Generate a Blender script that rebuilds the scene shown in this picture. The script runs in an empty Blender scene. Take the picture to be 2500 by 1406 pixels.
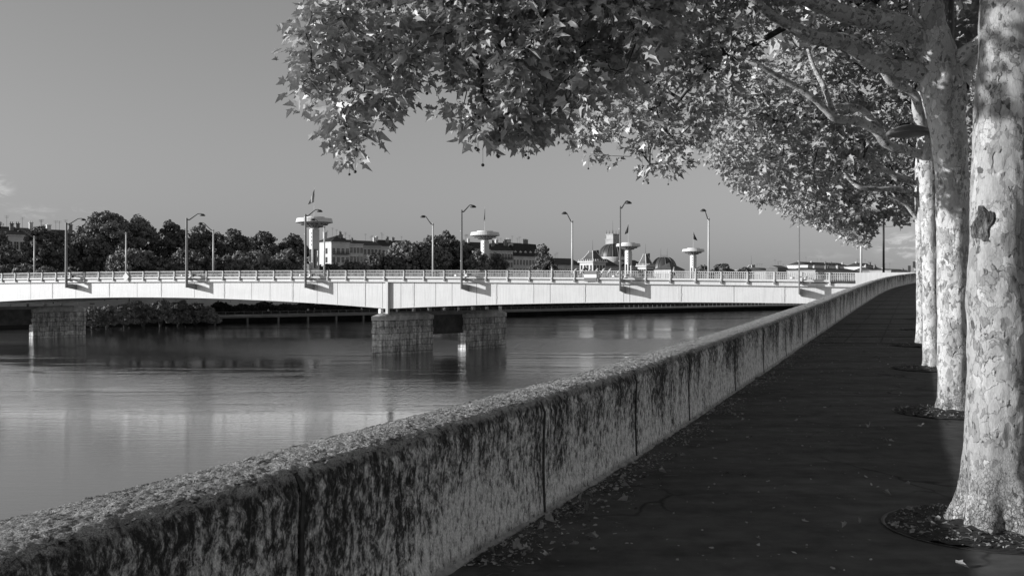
import bpy, bmesh, math, random
import numpy as np
from mathutils import Vector, noise
R = math.radians
random.seed(7); RNG = np.random.default_rng(7)
SC = bpy.context.scene
COL = SC.collection

# ------------------------------------------------------------ camera, sky, sun, exposure
EYE = 1.7; F = 2430.0; CX, CY = 1250.0, 703.0
cam = bpy.data.cameras.new('camera'); cam.lens = 35.0; cam.sensor_width = 36.0
cam.clip_start = 0.05; cam.clip_end = 6000
co = bpy.data.objects.new('camera', cam); COL.objects.link(co)
co.location = (0, 0, EYE); co.rotation_euler = (R(90), 0, 0)
SC.camera = co
SC.render.resolution_x = 1024; SC.render.resolution_y = 575
SC.view_settings.view_transform = 'Standard'; SC.view_settings.look = 'None'
SC.view_settings.exposure = 0.0; SC.view_settings.gamma = 1.0
SUN_AZ, SUN_EL = 259.0, 13.6
w = bpy.data.worlds.new('World'); SC.world = w; w.use_nodes = True
nt = w.node_tree; nt.nodes.clear()
def N(nt, t, **k):
    n = nt.nodes.new(t)
    for a, b in k.items():
        setattr(n, a, b)
    return n
out = N(nt, 'ShaderNodeOutputWorld'); bg = N(nt, 'ShaderNodeBackground')
sky = N(nt, 'ShaderNodeTexSky', sky_type='NISHITA', sun_disc=False)
sky.sun_elevation = R(SUN_EL); sky.sun_rotation = R(SUN_AZ); sky.air_density = 1.0; sky.dust_density = 0.3; sky.ozone_density = 1.0
sep = N(nt, 'ShaderNodeSeparateColor')
nt.links.new(sky.outputs[0], sep.inputs[0])
# black and white picture: the sky is read through one grey channel mix
mr = N(nt, 'ShaderNodeMath', operation='MULTIPLY'); mr.inputs[1].default_value = 0.10
mb = N(nt, 'ShaderNodeMath', operation='MULTIPLY_ADD'); mb.inputs[1].default_value = 0.62
nt.links.new(sep.outputs[0], mr.inputs[0]); nt.links.new(sep.outputs[2], mb.inputs[0]); nt.links.new(mr.outputs[0], mb.inputs[2])
# small clouds of the real sky, fixed by direction
tc = N(nt, 'ShaderNodeTexCoord')
mp = N(nt, 'ShaderNodeMapping'); mp.inputs['Scale'].default_value = (5, 5, 16)
nz = N(nt, 'ShaderNodeTexNoise'); nz.inputs['Scale'].default_value = 9; nz.inputs['Detail'].default_value = 8
nz.inputs['Roughness'].default_value = .62; nz.inputs['Distortion'].default_value = .6
nt.links.new(tc.outputs['Generated'], mp.inputs[0]); nt.links.new(mp.outputs[0], nz.inputs[0])
acc = None
for (dx, dz, rad, amp, zs) in ((.392, .042, .034, .40, 1.6), (-.522, .098, .022, .35, 1.0), (.30, .033, .05, .12, 7), (-.46, .075, .09, .12, 8)):
    dv = Vector((dx, 1, dz)).normalized()
    sb = N(nt, 'ShaderNodeVectorMath', operation='SUBTRACT'); sb.inputs[1].default_value = dv
    sc_ = N(nt, 'ShaderNodeVectorMath', operation='MULTIPLY'); sc_.inputs[1].default_value = (1, 1, zs)
    ln = N(nt, 'ShaderNodeVectorMath', operation='LENGTH')
    mm = N(nt, 'ShaderNodeMapRange'); mm.inputs['From Min'].default_value = rad; mm.inputs['From Max'].default_value = 0
    mm.inputs['To Min'].default_value = 0; mm.inputs['To Max'].default_value = amp; mm.interpolation_type = 'SMOOTHSTEP'
    nt.links.new(tc.outputs['Generated'], sb.inputs[0]); nt.links.new(sb.outputs[0], sc_.inputs[0])
    nt.links.new(sc_.outputs[0], ln.inputs[0]); nt.links.new(ln.outputs['Value'], mm.inputs['Value'])
    if acc is None: acc = mm.outputs[0]
    else:
        ad = N(nt, 'ShaderNodeMath', operation='ADD'); nt.links.new(acc, ad.inputs[0]); nt.links.new(mm.outputs[0], ad.inputs[1]); acc = ad.outputs[0]
cr = N(nt, 'ShaderNodeMapRange'); cr.inputs['From Min'].default_value = .47; cr.inputs['From Max'].default_value = .72
nt.links.new(nz.outputs[0], cr.inputs['Value'])
cm = N(nt, 'ShaderNodeMath', operation='MULTIPLY'); nt.links.new(cr.outputs[0], cm.inputs[0]); nt.links.new(acc, cm.inputs[1])
ca = N(nt, 'ShaderNodeMath', operation='MULTIPLY_ADD'); ca.inputs[1].default_value = 9.0
nt.links.new(cm.outputs[0], ca.inputs[0]); nt.links.new(mb.outputs[0], ca.inputs[2])
SKYGAIN = N(nt, 'ShaderNodeMath', operation='MULTIPLY'); SKYGAIN.inputs[1].default_value = 1.27
nt.links.new(ca.outputs[0], SKYGAIN.inputs[0])
nt.links.new(SKYGAIN.outputs[0], bg.inputs[0]); bg.inputs[1].default_value = 0.1
nt.links.new(bg.outputs[0], out.inputs[0])
sl = bpy.data.lights.new('sun', 'SUN'); sl.energy = 5.0; sl.angle = R(0.5); sl.color = (1, 1, 1)
so = bpy.data.objects.new('sun', sl); COL.objects.link(so)
SD = Vector((math.sin(R(SUN_AZ)) * math.cos(R(SUN_EL)), math.cos(R(SUN_AZ)) * math.cos(R(SUN_EL)), math.sin(R(SUN_EL))))
so.rotation_euler = SD.to_track_quat('Z', 'Y').to_euler()

# ------------------------------------------------------------ helpers
def P(px, py, D):                       # a point at depth D along the sight line of a place seen in the photograph
    return Vector(((px - CX) / F * D, D, EYE - (py - CY) / F * D))
def tag(o, label=None, cat=None, group=None, kind=None):
    if label: o['label'] = label
    if cat: o['category'] = cat
    if group: o['group'] = group
    if kind: o['kind'] = kind
    return o
def empty(name, loc=(0, 0, 0), rz=0, **k):
    o = bpy.data.objects.new(name, None); COL.objects.link(o); o.location = loc; o.rotation_euler = (0, 0, rz)
    o.empty_display_size = .2
    bpy.context.view_layer.update()
    return tag(o, **k)
def kids(o): return [c for c in COL.objects if c.parent == o]
def copy_tree(o, parent=None, label=None):
    c = o.copy(); COL.objects.link(c)
    if parent: c.parent = parent; c.matrix_parent_inverse = o.matrix_parent_inverse.copy()
    if label: c['label'] = label
    for ch in kids(o): copy_tree(ch, c)
    return c
class MB:
    def __init__(s): s.v = []; s.f = []
    def quad(s, a, b, c, d): i = len(s.v); s.v += [tuple(a), tuple(b), tuple(c), tuple(d)]; s.f.append((i, i+1, i+2, i+3)); return s
    def poly(s, pts): i = len(s.v); s.v += [tuple(p) for p in pts]; s.f.append(tuple(range(i, i+len(pts)))); return s
    def prism(s, pts, ext):             # closed polygon extruded by vector ext
        n = len(pts); i = len(s.v); e = Vector(ext)
        s.v += [tuple(Vector(p)) for p in pts] + [tuple(Vector(p) + e) for p in pts]
        s.f.append(tuple(range(i + n - 1, i - 1, -1))); s.f.append(tuple(range(i + n, i + 2 * n)))
        for k in range(n): s.f.append((i+k, i+(k+1) % n, i+n+(k+1) % n, i+n+k))
        return s
    def box(s, c, d, rz=0):
        cx, cy, cz = c; a, b, h = d[0]/2, d[1]/2, d[2]/2; co_, si = math.cos(rz), math.sin(rz)
        pts = [(cx+x*co_-y*si, cy+x*si+y*co_, cz-h) for x, y in ((-a, -b), (a, -b), (a, b), (-a, b))]
        return s.prism(pts, (0, 0, 2*h))
    def bar(s, p, q, wd, ht=None, up=(0, 0, 1)):
        p = Vector(p); q = Vector(q); ht = ht or wd; d = (q-p).normalized(); u = Vector(up)
        if abs(d.dot(u)) > .98: u = Vector((1, 0, 0))
        r = d.cross(u).normalized(); u = r.cross(d).normalized()
        return s.prism([p + r*a*wd/2 + u*b*ht/2 for a, b in ((-1, -1), (1, -1), (1, 1), (-1, 1))], q-p)
    def tube(s, pts, rad, n=10, cap=True):
        pts = [Vector(p) for p in pts]; m = len(pts)
        if not hasattr(rad, '__len__'): rad = [rad]*m
        i0 = len(s.v); ref = None
        for k in range(m):
            t = (pts[min(k+1, m-1)] - pts[max(k-1, 0)]).normalized()
            if ref is None:
                ref = t.cross(Vector((0.02, 1, 0.03)) if abs(t.y) < .9 else Vector((1, 0, 0))).normalized()
            ref = (ref - t*ref.dot(t)).normalized(); b = t.cross(ref)
            for j in range(n):
                a = 2*math.pi*j/n
                s.v.append(tuple(pts[k] + (ref*math.cos(a) + b*math.sin(a))*rad[k]))
        for k in range(m-1):
            for j in range(n):
                s.f.append((i0+k*n+j, i0+k*n+(j+1) % n, i0+(k+1)*n+(j+1) % n, i0+(k+1)*n+j))
        if cap:
            s.f.append(tuple(i0+j for j in range(n-1, -1, -1))); s.f.append(tuple(i0+(m-1)*n+j for j in range(n)))
        return s
    def lathe(s, c, prof, n=32):
        i0 = len(s.v); m = len(prof)
        for r, z in prof:
            for j in range(n):
                a = 2*math.pi*j/n; s.v.append((c[0]+r*math.cos(a), c[1]+r*math.sin(a), c[2]+z))
        for k in range(m-1):
            for j in range(n): s.f.append((i0+k*n+j, i0+k*n+(j+1) % n, i0+(k+1)*n+(j+1) % n, i0+(k+1)*n+j))
        return s
    def build(s, name, mat, parent=None, smooth=False, **k):
        me = bpy.data.meshes.new(name); me.from_pydata(s.v, [], s.f)
        if smooth: me.polygons.foreach_set('use_smooth', [True]*len(me.polygons))
        me.materials.append(mat); me.update()
        bm = bmesh.new(); bm.from_mesh(me); bmesh.ops.recalc_face_normals(bm, faces=bm.faces); bm.to_mesh(me); bm.free()
        o = bpy.data.objects.new(name, me); COL.objects.link(o)
        if parent:
            o.parent = parent; o.matrix_parent_inverse = parent.matrix_world.inverted()
        return tag(o, **k)
def np_mesh(name, verts, loops_per, loops, mat, parent=None, **k):   # big meshes, faces of equal size
    me = bpy.data.meshes.new(name); nv = len(verts); nf = len(loops)//loops_per
    me.vertices.add(nv); me.vertices.foreach_set('co', verts.astype(np.float32).ravel())
    me.loops.add(len(loops)); me.loops.foreach_set('vertex_index', loops.astype(np.int32))
    me.polygons.add(nf); me.polygons.foreach_set('loop_start', np.arange(0, nf*loops_per, loops_per, dtype=np.int32))
    me.materials.append(mat); me.update(calc_edges=True); me.validate()
    o = bpy.data.objects.new(name, me); COL.objects.link(o)
    if parent: o.parent = parent; o.matrix_parent_inverse = parent.matrix_world.inverted()
    return tag(o, **k)

# ------------------------------------------------------------ materials
class MT:
    def __init__(s, name, val=.5, rough=.7, spec=.5):
        s.m = bpy.data.materials.new(name); s.m.use_nodes = True; s.t = s.m.node_tree
        s.b = s.t.nodes['Principled BSDF']; s.b.inputs['Base Color'].default_value = (val, val, val, 1)
        s.b.inputs['Roughness'].default_value = rough; s.b.inputs['Specular IOR Level'].default_value = spec
        s.tc = s.t.nodes.new('ShaderNodeTexCoord'); s.geo = s.t.nodes.new('ShaderNodeNewGeometry')
    def L(s, a, b): s.t.links.new(a, b)
    def map(s, scale=(1, 1, 1), rot=(0, 0, 0), src=None):
        m = s.t.nodes.new('ShaderNodeMapping'); m.inputs['Scale'].default_value = scale; m.inputs['Rotation'].default_value = rot
        s.L(src or s.geo.outputs['Position'], m.inputs[0]); return m.outputs[0]
    def noise(s, vec, scale=5, det=5, rough=.55, dist=0, out=0):
        n = s.t.nodes.new('ShaderNodeTexNoise'); n.inputs['Scale'].default_value = scale; n.inputs['Detail'].default_value = det
        n.inputs['Roughness'].default_value = rough; n.inputs['Distortion'].default_value = dist; s.L(vec, n.inputs['Vector']); return n.outputs[out]
    def voro(s, vec, scale=5, feat='F1', out='Distance', rnd=1):
        n = s.t.nodes.new('ShaderNodeTexVoronoi'); n.feature = feat; n.inputs['Scale'].default_value = scale
        n.inputs['Randomness'].default_value = rnd; s.L(vec, n.inputs['Vector']); return n.outputs[out]
    def ramp(s, fac, stops, mode='LINEAR'):
        r = s.t.nodes.new('ShaderNodeValToRGB'); r.color_ramp.interpolation = mode
        e = r.color_ramp.elements
        while len(e) < len(stops): e.new(.5)
        for k, (p, v) in enumerate(stops): e[k].position = p; e[k].color = (v, v, v, 1)
        s.L(fac, r.inputs[0]); return r.outputs[0]
    def math(s, op, a, b=None, c=None, clamp=False):
        m = s.t.nodes.new('ShaderNodeMath'); m.operation = op; m.use_clamp = clamp
        for i, x in enumerate((a, b, c)):
            if x is None: continue
            if isinstance(x, (int, float)): m.inputs[i].default_value = x
            else: s.L(x, m.inputs[i])
        return m.outputs[0]
    def mix(s, fac, a, b):              # floats: a + (b-a)*fac
        m = s.t.nodes.new('ShaderNodeMix'); m.data_type = 'FLOAT'
        for i, x in ((0, fac), (2, a), (3, b)):
            if isinstance(x, (int, float)): m.inputs[i].default_value = x
            else: s.L(x, m.inputs[i])
        return m.outputs[0]
    def warp(s, vec, scale, amt):
        n = s.t.nodes.new('ShaderNodeTexNoise'); n.inputs['Scale'].default_value = scale; n.inputs['Detail'].default_value = 3; s.L(vec, n.inputs['Vector'])
        v = s.t.nodes.new('ShaderNodeVectorMath'); v.operation = 'MULTIPLY_ADD'; v.inputs[1].default_value = (amt, amt, amt)
        s.L(n.outputs['Color'], v.inputs[0]); s.L(vec, v.inputs[2]); return v.outputs[0]
    def color(s, x): s.L(x, s.b.inputs['Base Color']); return s
    def bump(s, h, strength=.5, dist=.02):
        b = s.t.nodes.new('ShaderNodeBump')
        if isinstance(strength, (int, float)): b.inputs['Strength'].default_value = strength
        else: s.L(strength, b.inputs['Strength'])
        b.inputs['Distance'].default_value = dist; s.L(h, b.inputs['Height']); s.L(b.outputs[0], s.b.inputs['Normal']); return s
def simple(name, val, rough=.7, var=.15, scale=3, bump=0, spec=.4):
    t = MT(name, val, rough, spec); n = t.noise(t.map(), scale, 6, .6)
    t.color(t.ramp(n, [(.3, val*(1-var)), (.7, min(1, val*(1+var)))]))
    if bump: t.bump(n, .5, bump)
    return t.m
M = {}
# white paint of the bridge with faint dirt runs
t = MT('white_paint', .8, .45); v1 = t.noise(t.map((.25, .25, .5)), 1, 4); v2 = t.noise(t.map((6, 6, .35)), 1.2, 5, .6); v3 = t.noise(t.map((2, 2, 2)), 3, 6, .7)
c = t.math('MULTIPLY', t.ramp(v1, [(.35, .93), (.65, 1)]), t.ramp(v2, [(.3, .84), (.6, 1)]))
c = t.math('MULTIPLY', c, t.ramp(v3, [(.28, .8), (.4, 1)])); t.color(t.math('MULTIPLY', c, .66)); M['white'] = t.m
M['lamp_metal'] = simple('pale_painted_metal', .24, .4, .1, 6)
M['lamp_bright'] = simple('light_painted_metal', .62, .35, .06, 5)
M['dark_metal'] = simple('dark_metal', .035, .45, .3, 8)
M['grey_metal'] = simple('grey_metal', .14, .5, .2, 8)
M['rim_metal'] = simple('pit_rim_steel', .03, .5, .3, 8)
M['under'] = simple('underside_steel', .25, .6, .3, .6)
M['board_red'] = simple('board_mid_grey', .19, .5, .04, 1)
M['board_white'] = simple('board_white', .85, .5, .03, 1)
M['yellow'] = simple('sign_pale_paint', .62, .5, .05, 1)
M['concrete_pale'] = simple('pale_concrete', .72, .7, .08, .6)
M['concrete_mid'] = simple('grey_concrete', .16, .85, .25, .4)
M['quay_dark'] = simple('dark_quay_stone', .05, .8, .35, .5)  # plain dark tone shared by quay, far street and wall marks
M['glass_dark'] = simple('dark_window_glass', .03, .15, .3, 1, 0, .6)
M['roof'] = simple('dark_roof_tiles', .035, .8, .35, .35)
M['slate'] = simple('slate_roof', .09, .55, .3, .5)
M['plaster'] = simple('pale_plaster', .62, .85, .16, .25)
M['plaster2'] = simple('light_plaster', .7, .85, .12, .3)
M['plaster3'] = simple('grey_plaster', .42, .85, .18, .3)
M['brick'] = simple('chimney_brick', .22, .85, .35, 1.5)
M['wall_joint'] = simple('dark_joint_filler', .05, .95, .5, 20)
M['fillet'] = simple('crumbling_mortar', .32, .95, .5, 9, .01)
M['soil'] = simple('dark_soil', .028, .95, .6, 30, .01)
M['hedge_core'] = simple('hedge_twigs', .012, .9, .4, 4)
M['cloth_dark'] = simple('dark_clothes', .02, .8, .2, 8)
M['cloth_light'] = simple('light_clothes', .6, .8, .1, 8)
M['skin'] = simple('skin', .32, .6, .05, 8)
M['flag1'] = simple('flag_cloth_light', .35, .8, .15, 1.0)
M['flag2'] = simple('flag_cloth_dark', .04, .8, .3, 2.0)
# dome glass panels
t = MT('ribbed_dome', .1, .45); sx = t.noise(t.map((9, 9, .12), src=t.tc.outputs['Object']), 1, 3, .7)
t.color(t.ramp(sx, [(.35, .035), (.65, .085)])); M['dome'] = t.m
# leaves
def leaf_mat(name, val, trans=.25, rough=.42):
    t = MT(name, val, rough, .5)
    n = t.noise(t.map(), 2.2, 3, .6); n2 = t.noise(t.map(), 19, 2)
    c = t.ramp(t.math('ADD', t.math('MULTIPLY', n, .6), t.math('MULTIPLY', n2, .4)), [(.3, val*.6), (.7, val*1.45)]); t.color(c)
    tr = t.t.nodes.new('ShaderNodeBsdfTranslucent'); t.L(t.ramp(n2, [(.3, val*.7), (.7, val*1.4)]), tr.inputs[0])
    mx = t.t.nodes.new('ShaderNodeMixShader'); mx.inputs[0].default_value = trans
    t.L(t.b.outputs[0], mx.inputs[1]); t.L(tr.outputs[0], mx.inputs[2]); o = t.t.nodes['Material Output']; t.L(mx.outputs[0], o.inputs[0]); return t.m
M['leaf'] = leaf_mat('plane_leaf', .38, .08, .36)
M['leaf_mid'] = leaf_mat('plane_leaf_far', .37, .10, .40)
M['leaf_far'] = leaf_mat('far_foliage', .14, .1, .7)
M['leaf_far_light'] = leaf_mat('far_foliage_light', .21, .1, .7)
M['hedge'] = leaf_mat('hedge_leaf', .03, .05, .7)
M['dry_leaf'] = simple('dry_leaf', .34, .6, .35, 25)
M['litter_dark'] = simple('old_leaf_litter', .22, .8, .8, 30)
M['dry_twig'] = simple('dry_twig', .16, .8, .3, 25)
# plane bark: jigsaw plates
def bark(name, s=1.0, lo=.16, mid=.30, hi=.50, zs=.62):
    t = MT(name, .4, .75, .25); p = t.map((1, 1, zs)); w1 = t.warp(p, 5*s, .2/s); w2 = t.warp(t.warp(w1, 18*s, .07/s), 60*s, .02/s)
    def layer(sc, lowc):
        cell = t.voro(w2, sc*s, 'F1', 'Color'); sp = t.t.nodes.new('ShaderNodeSeparateColor'); t.L(cell, sp.inputs[0]); ed = t.voro(w2, sc*s, 'DISTANCE_TO_EDGE')
        return t.math('ADD', t.math('MULTIPLY', sp.outputs[0], .6), t.math('MULTIPLY', t.noise(p, lowc*s, 3), .7)), ed
    k, ed = layer(6.5, 2.3); k2, ed2 = layer(17, 3.4)
    big = t.ramp(k, [(.42, 0), (.435, 1)]); lite = t.ramp(k, [(.83, 0), (.845, 1)])      # old plates, fresh bare patches
    sm = t.ramp(k2, [(.44, 1), (.455, 0)]); dk = t.ramp(k2, [(.33, 1), (.345, 0)])
    wash = t.ramp(t.noise(t.map((1, 1, .5)), 2.0*s, 5, .6), [(.3, hi*.80), (.7, hi*1.08)])
    tone = t.mix(big, mid, wash); tone = t.mix(lite, tone, hi*1.22); tone = t.mix(sm, tone, mid*.86); tone = t.mix(dk, tone, lo)
    grain = t.noise(t.map((1, 1, .3)), 60*s, 6, .7); tone = t.math('MULTIPLY', tone, t.ramp(grain, [(.3, .72), (.65, 1.08)]))
    lm = t.ramp(t.noise(p, 3.1*s, 2), [(.45, 0), (.58, 1)]); tone = t.math('MULTIPLY', tone, t.mix(lm, 1.0, t.ramp(ed, [(0, .35), (.035, 1)])))  # dark rims painted round plates and flakes stand in for relief shadow
    lm2 = t.ramp(t.noise(p, 2.2*s, 2), [(.5, 0), (.6, 1)]); tone = t.math('MULTIPLY', tone, t.mix(lm2, 1.0, t.ramp(ed2, [(0, .4), (.06, 1)])))
    # cracked, scaly foot of the trunk
    sz = t.t.nodes.new('ShaderNodeSeparateXYZ'); t.L(t.geo.outputs['Position'], sz.inputs[0]); ft = t.ramp(t.math('ADD', sz.outputs[2], t.math('MULTIPLY', t.noise(p, 4, 4), .7)), [(.40, 1), (.95, 0)])
    ck = t.voro(t.warp(t.warp(t.map((1, 1, .6)), 12, .08), 60, .03), 52, 'DISTANCE_TO_EDGE'); ckc = t.ramp(ck, [(0, .35), (.09, 1)]); ckn = t.ramp(t.noise(t.map(), 26, 6, .75), [(.33, .5), (.6, 1.1)])
    tone = t.math('MULTIPLY', tone, t.mix(ft, 1.0, t.math('MULTIPLY', ckc, ckn))); t.color(tone)
    h = t.math('ADD', t.math('MULTIPLY', big, -.9), t.math('ADD', t.math('MULTIPLY', lite, -.7), t.math('ADD', t.math('MULTIPLY', sm, .8), t.math('MULTIPLY', grain, .35))))
    h = t.math('ADD', h, t.math('MULTIPLY', t.math('MULTIPLY', ckc, ft), 1.2)); t.bump(h, .9, .02/s); return t.m
M['bark'] = bark('plane_bark', 1.7, .10, .29, .42)
M['bark_mid'] = bark('plane_bark_pale', 1.5, .18, .40, .60)
M['bark_branch'] = bark('plane_branch_bark', 1.6, .14, .34, .56, 1)
M['twig'] = simple('twig_bark', .035, .8, .3, 20)
M['far_trunk'] = simple('far_trunk', .08, .9, .3, 2)
t = MT('burl_bark', .2, .9, .2); n = t.noise(t.map((1, 1, .35)), 26, 8, .7, 1.2); t.color(t.ramp(n, [(.38, .02), (.52, .15), (.7, .42)])); t.bump(n, 1, .05); M['burl'] = t.m
# asphalt path; stretched pale bands paint in soft dapples of light
t = MT('asphalt', .05, .88, .15); a = t.noise(t.map((1, 1, 1)), 180, 3, .7); b = t.noise(t.map((.4, 1.5, 1)), .9, 6, .62); d = t.noise(t.map((1, 1, 1)), 4, 6, .6)
c = t.math('MULTIPLY', t.ramp(a, [(.3, .72), (.7, 1.4)]), t.math('MULTIPLY', t.ramp(b, [(.3, .055), (.7, .125)]), t.ramp(d, [(.3, .68), (.7, 1.25)])))
ck = t.voro(t.warp(t.map((1, .8, 1)), 1.4, .6), .55, 'DISTANCE_TO_EDGE'); ckm = t.ramp(t.noise(t.map(), .35, 2), [(.5, 0), (.58, 1)]); c = t.math('MULTIPLY', c, t.mix(ckm, 1.0, t.ramp(ck, [(0, .35), (.012, 1)])))
t.color(c); t.bump(a, .7, .008); M['asphalt'] = t.m
M['joint'] = simple('path_joint', .03, .9, .3, 9)
# weathered concrete wall: face with vertical flaking, top crust
def wallmat():
    t = MT('weathered_wall', .2, .9, .2)
    p = t.map((1, 1, .6)); fl = t.noise(t.warp(p, 6, .05), 21, 8, .78, .3); fine = t.noise(t.map((1, 1, .8)), 90, 5, .78)
    sx = t.t.nodes.new('ShaderNodeSeparateXYZ'); t.L(t.tc.outputs['UV'], sx.inputs[0])
    hgt = sx.outputs[1]                      # v: height over the wall foot
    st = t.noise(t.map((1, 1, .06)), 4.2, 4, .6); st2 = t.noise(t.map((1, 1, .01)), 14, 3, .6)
    bounce_blot = t.noise(t.map((1, 1, .8)), 1.3, 4, .6)  # broad paler zones paint in light reflected onto the face
    edge = t.math('ADD', t.math('MULTIPLY', hgt, 1.0), t.math('MULTIPLY', t.math('SUBTRACT', st, .5), 1.15))
    edge = t.math('ADD', edge, t.math('MULTIPLY', t.math('SUBTRACT', bounce_blot, .5), 2.4))
    dark = t.ramp(edge, [(.15, 0), (1.0, 1)])
    thr = t.math('SUBTRACT', fl, t.math('MULTIPLY', t.math('SUBTRACT', dark, .42), .17))
    base = t.ramp(thr, [(.38, .035), (.45, .12), (.50, .42), (.60, .85)])
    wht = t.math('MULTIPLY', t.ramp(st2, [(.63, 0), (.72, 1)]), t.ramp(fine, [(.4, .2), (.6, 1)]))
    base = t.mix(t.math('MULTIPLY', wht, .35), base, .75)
    base = t.math('MULTIPLY', base, t.ramp(fine, [(.3, .55), (.65, 1.4)]))
    foot = t.ramp(t.math('ADD', hgt, t.math('MULTIPLY', bounce_blot, .12)), [(.07, .45), (.13, 1)]); base = t.math('MULTIPLY', base, foot)
    q = t.map((1, 1, 1)); v = t.voro(t.warp(q, 30, .012), 58); gr = t.noise(q, 165, 5, .78); cr = t.noise(t.map((1.5, .5, 1), (0, 0, R(-50))), 12, 6, .7, .9)
    lic = t.noise(q, 6, 5, .7); cc = t.ramp(cr, [(.35, 0), (.44, 1)])
    top_ = t.math('MULTIPLY', t.math('MULTIPLY', t.ramp(gr, [(.38, .2), (.5, .55), (.62, .95)]), t.math('ADD', t.math('MULTIPLY', cc, .8), .2)), t.ramp(lic, [(.3, .55), (.62, 1.1)]))
    f = t.ramp(t.math('ADD', hgt, t.math('ADD', t.math('MULTIPLY', t.math('SUBTRACT', fl, .5), .12), t.math('MULTIPLY', t.math('SUBTRACT', cr, .5), .16))), [(.815, 0), (.845, 1)])
    t.color(t.mix(f, base, top_))
    h1 = t.math('ADD', t.math('MULTIPLY', fl, .9), t.math('MULTIPLY', fine, .5)); h2 = t.math('ADD', t.math('MULTIPLY', v, -.9), t.math('ADD', t.math('MULTIPLY', gr, .8), t.math('MULTIPLY', cc, 1.3)))
    t.bump(t.mix(f, h1, t.math('MULTIPLY', h2, 1.7)), 1.0, .014); return t.m
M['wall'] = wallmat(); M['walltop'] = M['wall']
# pier masonry: ashlar courses with stains
def stone(name, hi=.2, lo=.07):
    t = MT(name, .2, .9, .2); br = t.t.nodes.new('ShaderNodeTexBrick')
    br.inputs['Scale'].default_value = 1; br.inputs['Mortar Size'].default_value = .035; br.inputs['Brick Width'].default_value = 1.8; br.inputs['Row Height'].default_value = .85
    br.inputs['Color1'].default_value = (1, 1, 1, 1); br.inputs['Color2'].default_value = (.7, .7, .7, 1); br.inputs['Mortar'].default_value = (.22, .22, .22, 1); br.offset_frequency = 2; br.squash = 1.5; br.squash_frequency = 3; br.inputs['Bias'].default_value = 0
    t.L(t.warp(t.tc.outputs['UV'], .5, .34), br.inputs['Vector'])
    n = t.noise(t.map((1, 1, .18)), 1.4, 6, .7); n2 = t.noise(t.map(), 2.5, 6, .7)
    c = t.math('MULTIPLY', t.ramp(n, [(.35, lo), (.62, hi)]), t.ramp(n2, [(.3, .45), (.6, 1.15)]))
    bw = t.t.nodes.new('ShaderNodeRGBToBW'); t.L(br.outputs[0], bw.inputs[0]); t.color(t.math('MULTIPLY', c, bw.outputs[0])); t.bump(bw.outputs[0], .6, .05); return t.m
M['stone'] = stone('pier_stone', .95, .2); M['beam'] = simple('dark_concrete_beam', .10, .9, .4, .9)  # beam toned darker than the pillars so they read apart
M['stone_cap'] = simple('pier_cap_stone', .55, .9, .5, .8)
# river
t = MT('river_water', .015, .03, .5); t.b.inputs['IOR'].default_value = 1.75
rot = (0, 0, R(-40))
r1 = t.noise(t.map((.38, 1.7, 1), (0, 0, R(-9))), 1.0, 5, .6); r2 = t.noise(t.map((1.2, 2.6, 1), rot), 2.6, 4, .6); r3 = t.noise(t.map((2, 3, 1), rot), 8, 3, .6)
pt = t.noise(t.map((.018, .075, 1), (0, 0, R(-8))), 1.0, 5, .55, .4); pt2 = t.noise(t.map((.03, .2, 1), (0, 0, R(3))), 1.0, 4, .6, .3)
ruf = t.ramp(t.math('ADD', t.math('MULTIPLY', pt, .65), t.math('MULTIPLY', pt2, .35)), [(.46, 0), (.56, 1)])
sxy = t.t.nodes.new('ShaderNodeSeparateXYZ'); t.L(t.geo.outputs['Position'], sxy.inputs[0])
Yw = t.math('ADD', sxy.outputs[1], t.math('MULTIPLY', t.math('ADD', t.math('SUBTRACT', pt, .5), t.math('ADD', t.math('MULTIPLY', t.math('SUBTRACT', pt2, .5), .9), t.math('MULTIPLY', t.math('SUBTRACT', t.noise(t.map((.12, .5, 1)), 1.0, 5, .7), .5), .45))), 95))
bnd = t.ramp(t.math('DIVIDE', Yw, 250.0), [(0, 0), (.25, 0), (.33, 1), (.38, 1), (.425, 0)])
bx = t.ramp(t.math('MULTIPLY_ADD', sxy.outputs[0], 1/200.0, .6), [(.15, 0), (.40, 1)])
fb = t.math('MULTIPLY', t.ramp(t.math('DIVIDE', t.math('ADD', sxy.outputs[1], t.math('MULTIPLY', t.math('SUBTRACT', pt2, .5), 45)), 250.0), [(.52, 0), (.55, 1), (.68, 1), (.73, 0)]), bx)
near = t.ramp(t.math('DIVIDE', sxy.outputs[1], 100.0), [(.58, 0), (.86, 1)])
ruf = t.math('MULTIPLY', t.math('MAXIMUM', t.math('MULTIPLY', ruf, .8), t.math('MAXIMUM', bnd, fb)), near)
r4 = t.noise(t.map((1.9, .42, 1), (0, 0, R(5))), 1.0, 4, .7)
h0 = t.math('MULTIPLY', r4, t.math('ADD', t.mix(ruf, .0030, .042), t.math('MULTIPLY', fb, .07)))
h = t.math('ADD', t.math('MULTIPLY', r1, t.mix(ruf, .0082, .012)), t.math('ADD', t.math('MULTIPLY', r2, t.mix(ruf, .0036, .008)), t.math('MULTIPLY', r3, t.mix(ruf, .0006, .003))))
h = t.math('ADD', h, h0); t.bump(h, 1.0, 1.0); M['water'] = t.m
t.L(t.mix(ruf, .01, .03), t.b.inputs['Roughness'])
gls = t.t.nodes.new('ShaderNodeBsdfGlossy'); gls.inputs['Color'].default_value = (.9, .9, .9, 1); gls.inputs['Roughness'].default_value = .02
nl = t.b.inputs['Normal'].links[0].from_socket; t.L(nl, gls.inputs['Normal']); mx = t.t.nodes.new('ShaderNodeMixShader'); mx.inputs[0].default_value = .40
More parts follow.
